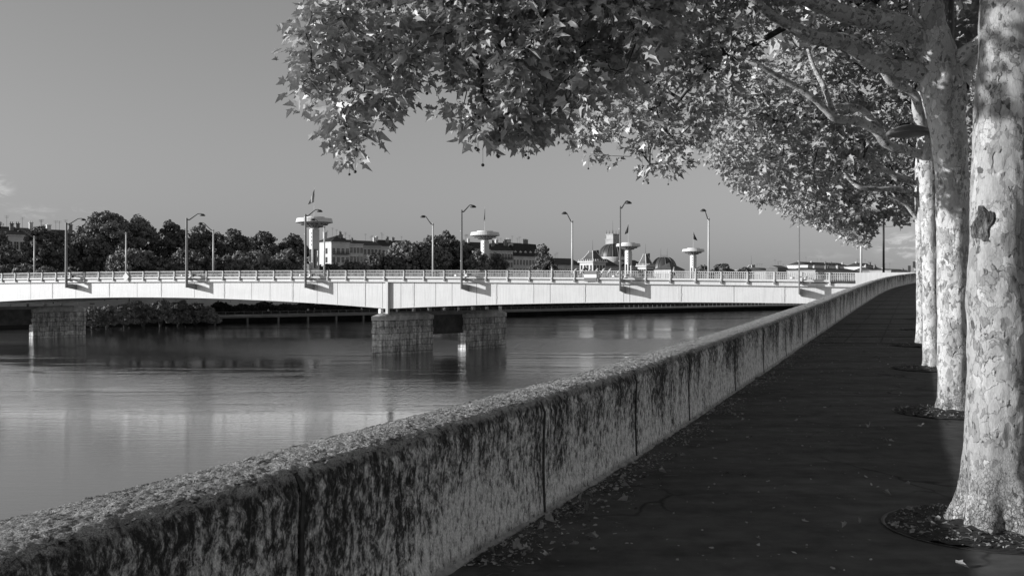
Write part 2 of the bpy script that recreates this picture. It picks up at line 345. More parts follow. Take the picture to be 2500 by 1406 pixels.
t.L(t.b.outputs[0], mx.inputs[1]); t.L(gls.outputs[0], mx.inputs[2]); t.L(mx.outputs[0], t.t.nodes['Material Output'].inputs[0])

# ------------------------------------------------------------ the near quay: path, parapet wall
WATER = -7.3
def lerp(x, tab):
    return float(np.interp(x, [a for a, _ in tab], [b for _, b in tab]))
GB = [(-30, 0), (10, 0), (19, .14), (24, .25), (48, .72), (80, 1.25), (106, 2.3), (125, 2.6), (900, 2.6)]
WH = [(-30, .87), (30, .87), (49, .97), (80, 1.14), (106, 1.02)]
def gz(D): return lerp(D, GB)
def xw(D): return -2.8 + .405*D + (.0034*(D-75)**2 if 75 < D else 0)
def nrm(D):                              # unit vector across the wall, towards the river
    dx = .405 + (.0068*(D-75) if D > 75 else 0); l = math.hypot(dx, 1); return (-1/l, dx/l)
# ground sheet
vs, fs = [], []
Ds = [-25, -10, -3] + [x*1.0 for x in range(0, 30)] + [30+2*x for x in range(0, 40)] + [112, 125, 200, 400, 900]
offs = [-.3, .0, .6, 1.5, 3, 5, 9, 20, 60, 300]
for D in Ds:
    for o_ in offs:
        X = xw(min(D, 110)) + (.6*(D-110) if D > 110 else 0) + o_
        vs.append((X, D, gz(D)))
n_ = len(offs)
for i in range(len(Ds)-1):
    for j in range(n_-1): fs.append((i*n_+j, i*n_+j+1, (i+1)*n_+j+1, (i+1)*n_+j))
g = MB(); g.v = vs; g.f = fs
g.build('path', M['asphalt'], kind='structure')
# parapet wall: fine near the camera
def wall_mesh(D0, D1, step, prof, name, mat, parent, seed=0, joints=(), disp=.0, cap0=False):
    vs = []; uv = []; D = D0; rows = 0; m = len(prof); ss = 0
    while D <= D1 + 1e-6:
        nx, ny = nrm(D); b = gz(D); hh = lerp(D, WH)/.87
        jd = min([abs(D-j) for j in joints] or [9])
        for (q, z) in prof:
            zz = b + z*hh if z > -.5 else z
            x = xw(D) + nx*q; y = D + ny*q; 
            if disp:
                pv = Vector((x, y, zz))
                d = noise.fractal(pv*26, .8, 2, 3)*disp*.8 + noise.noise(pv*75)*disp*.9 + noise.noise(pv*3.0)*disp*.35
                if z > .74 and q > .02 or z > .83:
                    cr = noise.noise(Vector((x*13, y*7, seed)))+.4*noise.noise(Vector((x*40, y*30, 3)))
                    d -= max(0, .06 - abs(cr))*.10
                    zz += d
                else:
                    x -= nx*d*.6; y -= ny*d*.6
            if jd < .015 and q < .08 and z < .86: x += nx*.05; y += ny*.05
            vs.append((x, y, zz)); uv.append((ss, z))
        rows += 1
        st = step*max(1, D/9.0) if step < .2 else step
        nD = D + st
        for j in joints:                       # land columns on both lips of every joint
            for e in (-.02, -.008, .008, .02):
                if D + 1e-4 < j+e < nD: nD = j+e
        ss += nD-D; D = nD
        if D1 - 1e-6 > D - st and D > D1: D = D1 if abs(D-D1) < st and vs[-1][1] < D1-1e-3 else D
    vs = np.array(vs); idx = np.arange(rows*m).reshape(rows, m)
    a = idx[:-1, :-1].ravel(); b_ = idx[1:, :-1].ravel(); c = idx[1:, 1:].ravel(); d = idx[:-1, 1:].ravel()
    loops = np.stack([a, b_, c, d], 1).ravel()
    o = np_mesh(name, vs, 4, loops, mat, parent)
    me = o.data; ul = me.uv_layers.new(name='UVMap'); uva = np.array(uv, dtype=np.float32)
    li = np.empty(len(me.loops), dtype=np.int32); me.loops.foreach_get('vertex_index', li)
    ul.data.foreach_set('uv', uva[li].ravel())
    me.polygons.foreach_set('use_smooth', [True]*len(me.polygons))
    return o
wl = empty('parapet_wall', (xw(6), 6, 0), label='long low weathered concrete parapet wall between the shaded path and the river', cat='wall')
jl = [-1.2, 1.7, 4.55, 7.52, 10.0, 12.35, 15.5, 18.4, 21.6, 24.8, 28.2, 31.6, 35, 39, 43, 47, 52, 57, 62, 68, 74, 80, 86, 92, 98]
face = [(-.012, -.02)] + [(.012*math.sin(z*4), z) for z in np.linspace(0.02, .76, 48)] + [(.011, .785)] + [(.012+.06*(1-math.cos(a)), .80+.062*math.sin(a)) for a in np.linspace(0, math.pi/2, 9)][:6]
RQ = [(.012+.06*(1-math.cos(a)), .80+.062*math.sin(a)) for a in np.linspace(0, math.pi/2, 9)]
top = RQ[5:] + [(q, .862+.012*math.sin(q*5.5)-.03*((q-.072)/.5)**2) for q in np.linspace(.085, .555, 44)] + [(.575, .82), (.585, .79), (.59, .74)]
back = [(.59, .74), (.59, .3), (.62, -.3), (1.0, WATER-.5)]
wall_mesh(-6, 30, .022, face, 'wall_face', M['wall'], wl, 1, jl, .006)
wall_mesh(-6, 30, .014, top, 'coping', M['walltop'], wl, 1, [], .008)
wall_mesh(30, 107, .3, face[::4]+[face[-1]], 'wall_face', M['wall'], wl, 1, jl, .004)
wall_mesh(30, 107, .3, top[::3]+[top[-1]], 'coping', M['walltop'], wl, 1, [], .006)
wall_mesh(-6, 107, 1.0, back, 'river_face', M['concrete_mid'], wl, 1, [], 0)
for j in jl:
    nx, ny = nrm(j); jp = []
    for z in np.linspace(.01, .84, 12):
        q = .012*math.sin(z*4) if z < .79 else .012+.06*(1-math.cos(math.asin(min(1, (z-.79)/.062))))
        jp.append(Vector((xw(j)+nx*(q-.001), j+ny*(q-.001)+.006*noise.noise(Vector((j, z*6, 0))), gz(j)+z*lerp(j, WH)/.87)))
    mb = MB(); w0 = .007+.0025*abs(j)**.5
    for a_, b_ in zip(jp[:-1], jp[1:]): mb.prism([a_+Vector((-ny*0-.405*w0, -w0, 0)), a_+Vector((.405*w0, w0, 0)), b_+Vector((.405*w0, w0, 0)), b_+Vector((-.405*w0, -w0, 0))], (-nx*.008, -ny*.008, 0))
    mb.build('joint', M['wall_joint'], wl)
mb = MB(); fp = []; D = -4.0
while D < 104:
    a = .026+.03*noise.noise(Vector((D*2.1, 1, 0)))+.02*noise.noise(Vector((D*9, 2, 0))); fp.append((D, max(.012, a))); D += .06*max(1, abs(D)/7)
for (D, a) in fp:
    nx, ny = nrm(D); b = gz(D); mb.v += [(xw(D)+nx*.03, D+ny*.03, b+a*.9+.02), (xw(D)-nx*a*.35, D-ny*a*.35, b+a*.6), (xw(D)-nx*a, D-ny*a, b+.001), (xw(D)+nx*.03, D+ny*.03, b-.02)]
for i in range(len(fp)-1): mb.f += [(i*4+j, i*4+j+1, i*4+5+j, i*4+4+j) for j in range(3)]
mb.build('foot_fillet', M['fillet'], wl, True)
# water and river bed
MB().quad((-1500, -200, WATER), (1500, -200, WATER), (1500, 2500, WATER), (-1500, 2500, WATER)).build('river', M['water'], kind='structure')
MB().quad((-2600, -600, WATER-3), (2600, -600, WATER-3), (2600, 3500, WATER-3), (-2600, 3500, WATER-3)).build('ground', M['soil'], kind='structure')

# path joints of the far paving (real thin seams)
jm = MB()
for D in (25.5, 28, 31, 34.5, 38, 42, 47, 53, 60, 68, 77, 87, 98):
    for (o0, o1) in ((.35, 2.7),):
        p = Vector((xw(D)+o0, D, gz(D)+.006)); q = Vector((xw(D)+o1, D-.1, gz(D)+.006)); jm.bar(p, q, .03, .008)
for o_ in (.95, 1.9):
    for k in range(26, 100, 3): jm.bar((xw(k)+o_, k, gz(k)+.007), (xw(k+3)+o_, k+3, gz(k+3)+.007), .03, .008)
jm.build('paving_joints', M['joint'], kind='structure')
dk = empty('drain_cover', (4.1, 17.4, gz(17.4)), label='small dark iron drain cover set in the asphalt path', cat='drain cover')
b = MB(); b.box((4.1+.0, 17.4, gz(17.4)+.006), (.62, .34, .02), R(20)); b.build('frame', M['dark_metal'], dk)
b = MB()
for k in range(9): b.box((4.1+(k-4)*.06*math.cos(R(20)), 17.4+(k-4)*.06*math.sin(R(20)), gz(17.4)+.02), (.03, .26, .012), R(20))
b.build('grille', M['grey_metal'], dk)

# ------------------------------------------------------------ bridge
U = Vector((.915, -.403, 0)).normalized(); V = Vector((.403, .915, 0)).normalized()
B0 = Vector((-82.9, 162.08, 0)); BW_ = 23.0
def rail(n): return EYE + 2.47 - .0008*(n-12)**2
def depth(n):
    if n < 24: return 3.82 + 1.24*((n-10)/14)**2 if n > -4 else 3.82 + 1.24*max(0, 1-((-4-n)/14))**2
    return 3.4 + 1.66*((44-n)/20)**2 if n < 44 else 3.4
def B(n, off, z): return B0 + U*(n*3.0) + V*off + Vector((0, 0, z))
N0, N1 = -26.0, 43.9
br = empty('road_bridge', B(12, 0, 0), label='long white steel girder road bridge on stone piers across the river', cat='bridge')
bz = math.atan2(U.y, U.x)
ns = list(np.arange(N0, 49.1, 1.0))
def strip(name, mat, f0, f1, parent=br, n0=None, n1=None):   # closed section lofted along the bridge; f(n)->list of (off,z)
    mb = MB(); xs = [x for x in ns if (n0 is None or x >= n0) and (n1 is None or x <= n1)]
    m = len(f0(0))
    for x in xs:
        for (o_, z) in f0(x): mb.v.append(tuple(B(x, o_, z)))
    for i in range(len(xs)-1):
        for j in range(m): mb.f.append((i*m+j, i*m+(j+1) % m, (i+1)*m+(j+1) % m, (i+1)*m+j))
    mb.f.append(tuple(range(m))); mb.f.append(tuple((len(xs)-1)*m+j for j in range(m)))
    return mb.build(name, mat, parent)
def rect(o0, o1, a, b_, ra=False):
    return lambda n: [(o0, (rail(n)-a)), (o1, (rail(n)-a)), (o1, (rail(n)-b_)), (o0, (rail(n)-b_))]
WEB = .42
strip('girder', M['white'], lambda n: [(WEB, rail(n)-1.5), (WEB+.35, rail(n)-1.5), (WEB+.35, rail(n)-depth(n)), (WEB, rail(n)-depth(n))], None)
strip('bottom_flange', M['white'], lambda n: [(WEB-.03, rail(n)-depth(n)-.003), (WEB+.5, rail(n)-depth(n)-.003), (WEB+.5, rail(n)-depth(n)-.07), (WEB-.03, rail(n)-depth(n)-.07)], None)
for k in range(1, 5):
    o_ = WEB + k*(BW_-2*WEB)/4
    strip('inner_girder', M['under'], (lambda oo: lambda n: [(oo, rail(n)-1.5), (oo+.3, rail(n)-1.5), (oo+.3, rail(n)-depth(n)), (oo, rail(n)-depth(n))])(o_), None)
strip('deck', M['under'], rect(.16, BW_-.16, 1.25, 1.5), None)
strip('fascia', M['white'], rect(-.02, .15, 1.2, 1.56), None)
strip('fascia', M['white'], rect(BW_-.15, BW_, 1.2, 1.56), None)
strip('roadway', M['asphalt'], rect(.16, BW_-.16, 1.10, 1.247), None)
strip('side_pipe', M['white'], lambda n: [(.02+.15*math.cos(a), rail(n)-.96+.155*math.sin(a)) for a in np.linspace(0, 2*math.pi, 11)[:-1]], None, n1=43.0)
for o_, n1_ in ((0.0, 43.0), (BW_, 48.0)):
    mb = MB()
    for x in [q for q in ns if q <= n1_]:
        a, c = B(x, o_, rail(x)-.03), B(x+1, o_, rail(x+1)-.03)
        mb.bar(a, c, .09, .07)
        mb.bar(B(x, o_, rail(x)-.54), B(x+1, o_, rail(x+1)-.54), .03, .03)
        for k in range(0, 13):
            f = x + (k+.5)/13; mb.bar(B(f, o_, rail(f)-.06), B(f, o_, rail(f)-.82), .065, .065)
    mb.build('railing', M['white'], br)
# posts: one mesh, copied
pm = MB()
pm.prism([(-.055, -.22, 0), (.055, -.22, 0), (.055, -.02, 0), (-.055, -.02, 0)], (0, 0, -.9))
pm.prism([(-.05, -.22, -.9), (-.05, -.02, -.9), (-.05, -.02, -1.42), (-.05, -.3, -1.38), (-.05, -.3, -1.0)], (.1, 0, 0))
pm.prism([(-.09, -.3, -1.12), (.09, -.3, -1.12), (.09, -.02, -1.12), (-.09, -.02, -1.12)], (0, 0, -.3))
post = pm.build('railing_post', M['white'], None); 
posts = []
for k, x in enumerate(range(-14, 44)):
    o = post if k == 0 else post.copy()
    if k: COL.objects.link(o)
    o.parent = br; o.matrix_parent_inverse = br.matrix_world.inverted()
    o.location = B(x, 0, rail(x)+.01); o.rotation_euler = (0, 0, bz)
# splice plates
for px, wd in ((122, .4), (261, .4), (388, .4), (542, .42), (709, .42), (886, .42), (1005, .42), (1207, .42), (1423, .5), (1657, .55), (1910, .6)):
    tt = (px-CX)/F; n = ((tt*(B0.y) - B0.x) / (U.x - tt*U.y))/3.0
    mb = MB(); zt, zb = rail(n)-1.58, rail(n)-depth(n)
    mb.box(B(n, WEB-.02, (zt+zb)/2), (wd*.62, .045, zt-zb-.02), bz)
    for (dz, ww) in ((.12, 1.0), (.3, 1.0), (zt-zb-.75, 1.0), (zt-zb-.9, 1.0)): mb.box(B(n, WEB-.03, zt-dz), (wd*ww, .035, .07), bz)
    for q in range(int((zt-zb-.2)/.16)):
        for s_ in (-1, 1): mb.box(B(n+s_*wd*.24/3, WEB-.055, zt-.1-q*.16), (.05, .03, .05), bz)
    mb.build('splice_plate', M['white'], br)
for px in (70, 180, 330, 470, 610, 655, 770, 820, 930, 975, 1060, 1100, 1160, 1300, 1340, 1520, 1535, 1790):
    tt = (px-CX)/F; n = ((tt*(B0.y) - B0.x) / (U.x - tt*U.y))/3.0
    zt, zb = rail(n)-1.58, rail(n)-depth(n); mb = MB(); mb.box(B(n, WEB-.004, (zt+zb)/2), (.05, .012, zt-zb-.02), bz); mb.build('panel_seam', M['concrete_mid'], br)
for nn in (24.1, -4.0):
    mb = MB(); zt, zb = rail(nn)-1.56, rail(nn)-depth(nn)-.75
    mb.box(B(nn, WEB-.22, (zt+zb)/2), (.36, .44, zt-zb), bz); mb.build('pier_stiffener', M['white'], br)
# piers
AX = Vector((.65, .76, 0)).normalized(); RX = Vector((.76, -.65, 0)).normalized()
def wall_uv(o):
    me = o.data; ul = me.uv_layers.new(name='UVMap')
    for p in me.polygons:
        n = p.normal; tvec = Vector((-n.y, n.x, 0)); tvec = tvec.normalized() if tvec.length > .1 else Vector((1, 0, 0))
        for li in p.loop_indices:
            c = me.vertices[me.loops[li].vertex_index].co; ul.data[li].uv = (c.dot(tvec), c.z if abs(n.z) < .8 else c.dot(Vector((-tvec.y, tvec.x, 0))))
def pier(T, s_end1, s2, s3):
    pr = MB()  # cap beam across both pillars
    W = .78
    def outline(s0, s1, wd, nose0=True, nose1=True, e=0):
        pts = []
        if nose0: pts += [T+AX*(s0-e), T+AX*(s0+.8)+RX*wd*.62, T+AX*(s0+2.2)+RX*wd]
        else: pts += [T+AX*(s0-e)-RX*wd, T+AX*(s0-e)+RX*wd]
        if nose1: pts += [T+AX*(s1-2.2)+RX*wd, T+AX*(s1-.6)+RX*wd*.7, T+AX*(s1+e), T+AX*(s1-.6)-RX*wd*.7, T+AX*(s1-2.2)-RX*wd]
        else: pts += [T+AX*(s1+e)+RX*wd, T+AX*(s1+e)-RX*wd]
        if nose0: pts += [T+AX*(s0+2.2)-RX*wd, T+AX*(s0+.8)-RX*wd*.62]
        return pts
    root = empty('stone_pier', T+Vector((0, 0, WATER))); root.parent = br; root.matrix_parent_inverse = br.matrix_world.inverted()
    bpy.context.view_layer.update()
    zt = EYE-4.35; zc = EYE-3.55
    for (a, c, n0, n1) in ((0, s_end1, True, False), (s2, s3, False, True)):
        mb = MB(); mb.prism([p+Vector((0, 0, WATER-2)) for p in outline(a, c, W, n0, n1)], (0, 0, EYE-6.15-(WATER-2)))
        mb.prism([p+Vector((0, 0, EYE-6.148)) for p in outline(a, c, W+.12, n0, n1, .12)], (0, 0, .6))
        mb.prism([p+Vector((0, 0, EYE-5.546)) for p in outline(a, c, W-.02, n0, n1, -.02)], (0, 0, zt-EYE+5.546))
        wall_uv(mb.build('pillar', M['stone'], root))
        mb = MB(); o1 = [p+Vector((0, 0, zt+.003)) for p in outline(a, c, W+.1, n0, n1, .1)]
        mb.prism(o1, (0, 0, .55)); wall_uv(mb.build('cornice', M['stone_cap'], root))
        mb = MB(); o2 = [p+Vector((0, 0, zt+.556)) for p in outline(a, c, W+.08, n0, n1, .08)]
        cen = T+AX*((a+c)/2); i0 = len(mb.v)
        o3 = [Vector((cen.x+(p.x-cen.x)*.72, cen.y+(p.y-cen.y)*.72, zc+.15)) for p in o2]; k = len(o2)
        mb.v += [tuple(p) for p in o2+o3]; mb.f += [tuple(range(k-1, -1, -1)), tuple(range(k, 2*k))]+[(q, (q+1) % k, k+(q+1) % k, k+q) for q in range(k)]
        mb.build('cap', M['stone_cap'], root)
    mb = MB(); a, c = s_end1-.1, s2+.1
    mb.prism([T+AX*a-RX*W*.3+Vector((0, 0, EYE-6.55)), T+AX*c-RX*W*.3+Vector((0, 0, EYE-6.55)), T+AX*c+RX*W*.3+Vector((0, 0, EYE-6.55)), T+AX*a+RX*W*.3+Vector((0, 0, EYE-6.55))], (0, 0, 2.75))
    mb.build('crossbeam', M['beam'], root)
    mb = MB(); mb.box(T+AX*((s3)/2)+Vector((0, 0, zc+.0)), (s3-5, 1.3, .5), math.atan2(AX.y, AX.x)); mb.build('bearing_shelf', M['under'], root)
    for q in range(9):
        c_ = T+AX*(1.6+q*(s3-3)/8)+Vector((0, 0, zc+.45)); mb = MB()
        mb.box(c_, (.5 if q % 3 == 0 else .28, .45, .62), math.atan2(AX.y, AX.x)); mb.build('bearing', M['white'] if q % 4 != 1 else M['lamp_metal'], root)
def solve_s(T, rr, px):
    tt = (px-CX)/F; q = T+RX*rr; return (tt*q.y-q.x)/(AX.x-tt*AX.y)
T1 = P(908, CY, 9.0*F/165); T1.z = 0
pier(T1, solve_s(T1, .78, 1057), solve_s(T1, -.78, 1118), solve_s(T1, .6, 1243))
off = P(70, CY, 9.0*F/122) - (T1+AX*solve_s(T1, -1, 1118)-RX); off.z = 0
T2 = T1+off; s2 = solve_s(T2, -1, 70)
pier(T2, s2-8.5, s2, solve_s(T2, .6, 213))
# abutment parapet where the railing ends
mb = MB()
for k in range(0, 20): 
    pass
mb.prism([B(43.9, -.12, rail(44)-1.7), B(48.6, -.12, rail(44)-1.7), B(48.6, .3, rail(44)-1.7), B(43.9, .3, rail(44)-1.7)], (0, 0, 1.72)); mb.build('end_parapet', M['white'], br)
mb = MB(); mb.prism([B(44.3, .6, WATER-2), B(54, .6, WATER-2), B(54, BW_-.5, WATER-2), B(44.3, BW_-.5, WATER-2)], (0, 0, rail(45)-1.5-WATER+2)); wall_uv(mb.build('abutment', M['stone'], br))

# ------------------------------------------------------------ bridge lamps
def lampN(px, lab, first=None):
    tt = (px-CX)/F; q = B0 - V*1.55; s = (tt*q.y-q.x)/(U.x-tt*U.y); n = s/3
    base = B(n, -1.55, 0); base.z = rail(n)-2.42
    if first: o = copy_tree(first, None, lab); o.location = base; return o
    r = empty('bridge_lamp', base, bz, label=lab, cat='street lamp', group='lamps standing outside the near railing of the bridge')
    L = base; H = 10.1
    up = lambda z: L+Vector((0, 0, z))
    mb = MB()
    def sec(z, a, b_): return [up(z)-U*a-V*b_, up(z)+U*a-V*b_, up(z)+U*a+V*b_, up(z)-U*a+V*b_]
    s0_, s1_ = sec(0, .055, .23), sec(H, .045, .17); mb.v += [tuple(p) for p in s0_+s1_]; mb.f += [(3, 2, 1, 0), (4, 5, 6, 7)]+[(q, (q+1) % 4, 4+(q+1) % 4, 4+q) for q in range(4)]
    mb.build('pole', M['lamp_metal'], r)
    mb = MB()
    for z in (3.6, 7.4): mb.box(up(z)-U*.1, (.12, .2, .12), bz)
    mb.build('pole_fitting', M['lamp_bright'], r)
    mb = MB(); pts = [up(H-.25), up(H-.2)+V*.6, up(H+.25)+V*1.4, up(H+.75)+V*2.3, up(H+.85)+V*3.0, up(H+.75)+V*3.3]
    mb.tube(pts, [.09, .085, .075, .06, .05, .05], 8); mb.build('arm', M['grey_metal'], r, True)
    mb = MB(); hd = up(H+.62)+V*3.35
    mb.lathe(hd, [(0, .24), (.14, .22), (.34, .08), (.42, -.04), (.38, -.1), (0, -.12)], 14); mb.build('lamp_head', M['dark_metal'], r, True)
    def plate(z0, z1, zw0, zw1, wd, bend):
        mb = MB(); mb.prism([up(z0)-U*.06+V*.1, up(z1)-U*.06+V*.1, up(z1)-U*.06+V*bend, up(zw1)-U*.06+V*1.96, up(zw0)-U*.06+V*1.96], U*wd); return mb
    plate(.02, .62, -.3, .55, .14, 1.1).build('bracket', M['lamp_metal'], r)
    mb = MB(); mb.prism([up(1.05)-U*.06+V*.1, up(1.45)-U*.06+V*.1, up(1.4)-U*.06+V*1.5, up(1.15)-U*.06+V*1.5], U*.14); mb.build('bracket', M['lamp_metal'], r)
    mb = MB(); mb.tube([up(1.85)-U*.9, up(1.9)+U*.2, up(1.9)+U*.75], [.05, .05, .05], 6)
    mb.lathe(up(1.78)-U*.75, [(0, .16), (.22, .1), (.26, -.1), (0, -.14)], 10); mb.lathe(up(1.78)+U*.62+V*.25, [(0, .18), (.2, .1), (.24, -.14), (0, -.18)], 10)
    mb.build('floodlight', M['lamp_bright'], r)
    mb = MB(); mb.box(up(1.9)+U*.5+V*.8, (.5, .8, .12), bz); mb.box(up(1.7)+U*.55+V*.6, (.3, .3, .35), bz); mb.build('floodlight_bracket', M['dark_metal'], r)
    return r
labs = ['leftmost white lamp post outside the near railing, before the tall trees',
        'white lamp post outside the near railing just right of the diamond sign',
        'white lamp post outside the near railing directly in front of the largest disc tower',
        'white lamp post outside the near railing just right of the near stone pier',
        'tall white lamp post outside the near railing beside the big dome',
        'white lamp post outside the near railing whose top is lost in plane foliage']
pxs = [162, 456, 746, 1127, 1514, 1951]
L0 = lampN(pxs[0], labs[0])
for a, b_ in zip(pxs[1:], labs[1:]): lampN(a, b_, L0)
def lampF(px, ytop, lab, first=None):
    q = B0+V*(BW_-.4); tt = (px-CX)/F; s = (tt*q.y-q.x)/(U.x-tt*U.y); n = s/3
    base = B(n, BW_-.4, rail(n)-1.1)
    if first: o = copy_tree(first, None, lab); o.location = base; return o
    r = empty('bridge_lamp', base, bz, label=lab, cat='street lamp', group='lamps along the far side of the bridge'); H = 8.7
    up = lambda z: base+Vector((0, 0, z))
    mb = MB(); mb.tube([up(0), up(H*.5), up(H)], [.155, .14, .12], 12); mb.lathe(up(H), [(.16, -.2), (.17, .0), (.1, .14), (0, .18)], 12); mb.build('pole', M['lamp_bright'], r, True)
    mb = MB(); pts = [up(H-.1), up(H-.02)-V*.6, up(H+.45)-V*1.4, up(H+.98)-V*2.2, up(H+1.15)-V*2.8, up(H+1.05)-V*3.2]
    mb.tube(pts, [.09, .085, .075, .06, .05, .05], 8); mb.build('arm', M['lamp_metal'], r, True)
    mb = MB(); mb.lathe(up(H+.9)-V*3.25, [(0, .26), (.14, .24), (.34, .08), (.42, -.04), (.38, -.1), (0, -.12)], 14); mb.build('lamp_head', M['dark_metal'], r, True)
    return r
flab = ['leftmost slim lamp post on the far side of the bridge, before a dark tree',
        'slim lamp post on the far side of the bridge behind the diamond sign',
        'slim far side bridge lamp post between two dark crowns, third from left',
        'slim far side bridge lamp post next to the largest disc tower',
        'slim lamp post on the far side of the bridge above the stone pier',
        'slim lamp post on the far side of the bridge left of the striped board',
        'slim far side bridge lamp post right of the farthest disc tower',
        'far side bridge lamp post, its head lost in hanging plane leaves']
fpx = [84, 308, 521, 792, 1057, 1397, 1730, 2102]
L1 = lampF(fpx[0], 0, flab[0])
for a, b_ in zip(fpx[1:], flab[1:]): lampF(a, 0, b_, L1)
tp = empty('tram_mast', P(2157, CY, 131), label='tall plain dark mast at the right end of the bridge', cat='mast')
tp.location.z = 2.6; bpy.context.view_layer.update()
mb = MB(); c = P(2157, CY, 131); mb.tube([(c.x, c.y, 2.6), (c.x, c.y, 12.6)], [.16, .12], 10); mb.build('pole', M['dark_metal'], tp, True)
mb = MB(); mb.tube([P(2100, 553, 131), P(2140, 555, 131), P(2180, 553, 126), P(2215, 543, 122), P(2260, 525, 118)], .025, 5); mb.build('wire', M['dark_metal'], tp)
# signs on the bridge
def onbridge(px, off_, py):
    q = B0+V*off_; tt = (px-CX)/F; s = (tt*q.y-q.x)/(U.x-tt*U.y); pt = q+U*s; pt = Vector((pt.x, pt.y, EYE-(py-CY)/F*pt.y)); return pt
c = onbridge(1441, -.35, 674); sg = empty('navigation_board', c, bz, label='wide board of three horizontal bands, grey white grey, fixed on the bridge railing', cat='river sign')
hw, hh = .80, .62
def bpl(c, x0, x1, z0, z1, y0, y1): return [c+U*x0+V*y0+Vector((0, 0, z0)), c+U*x1+V*y0+Vector((0, 0, z0)), c+U*x1+V*y0+Vector((0, 0, z1)), c+U*x0+V*y0+Vector((0, 0, z1))]
for (z0, z1, m, nme) in ((-.62, -.21, 'board_red', 'band'), (-.207, .207, 'board_white', 'band'), (.21, .62, 'board_red', 'band')):
    MB().prism(bpl(c, -hw, hw, z0, z1, 0, 0), V*.08).build(nme, M[m], sg)
mb = MB()
for x in (-.6, .6): mb.prism(bpl(c, x-.04, x+.04, -.7, .6, .1, 0), V*.12)
mb.build('back_frame', M['white'], sg)
c = onbridge(307, -.35, 676); sg = empty('diamond_sign', c, bz, label='pale diamond shaped sign plate fixed to the bridge railing', cat='river sign')
MB().prism([c+U*.62, c+Vector((0, 0, .72)), c-U*.62, c-Vector((0, 0, .72))], V*.06).build('plate', M['yellow'], sg)
MB().prism([c+U*.1+V*.08+Vector((0, 0, z)) for z in (0,)] + [c+U*.2+V*.08, c+U*.2+V*.08+Vector((0, 0, .6)), c+U*.1+V*.08+Vector((0, 0, .6))][0:3], V*.2).build('holder', M['grey_metal'], sg)
# slanted white bars on the bridge walkway
bl = ['slanted white bar %s' % s for s in ('farthest left, standing over the railing', 'over the railing, left of the cyclist', 'over the railing just above the striped board', 'rising at the right edge of the striped board', 'first past the striped board to the right', 'second past the striped board to the right', 'half hidden by the lamp post beside the dome')]
for k, px in enumerate((1403, 1420, 1437, 1455, 1471, 1487, 1507)):
    c = onbridge(px, .9, 655 if k != 6 else 660)
    mb = MB(); dn = Vector((0, 0, -1))
    a = c-U*.0; pts = [a+U*.28, a+U*.1+dn*.25, a-U*.12+dn*.6, a-U*.32+dn*.95, a-U*.42+dn*1.35, a-U*.44+dn*1.9]
    mb.tube(pts, [.06, .13, .13, .1, .08, .07], 8)
    o = mb.build('slanted_bar', M['white'], None, True); tag(o, bl[k], 'barrier bar', 'slanted white bars on the bridge walkway')

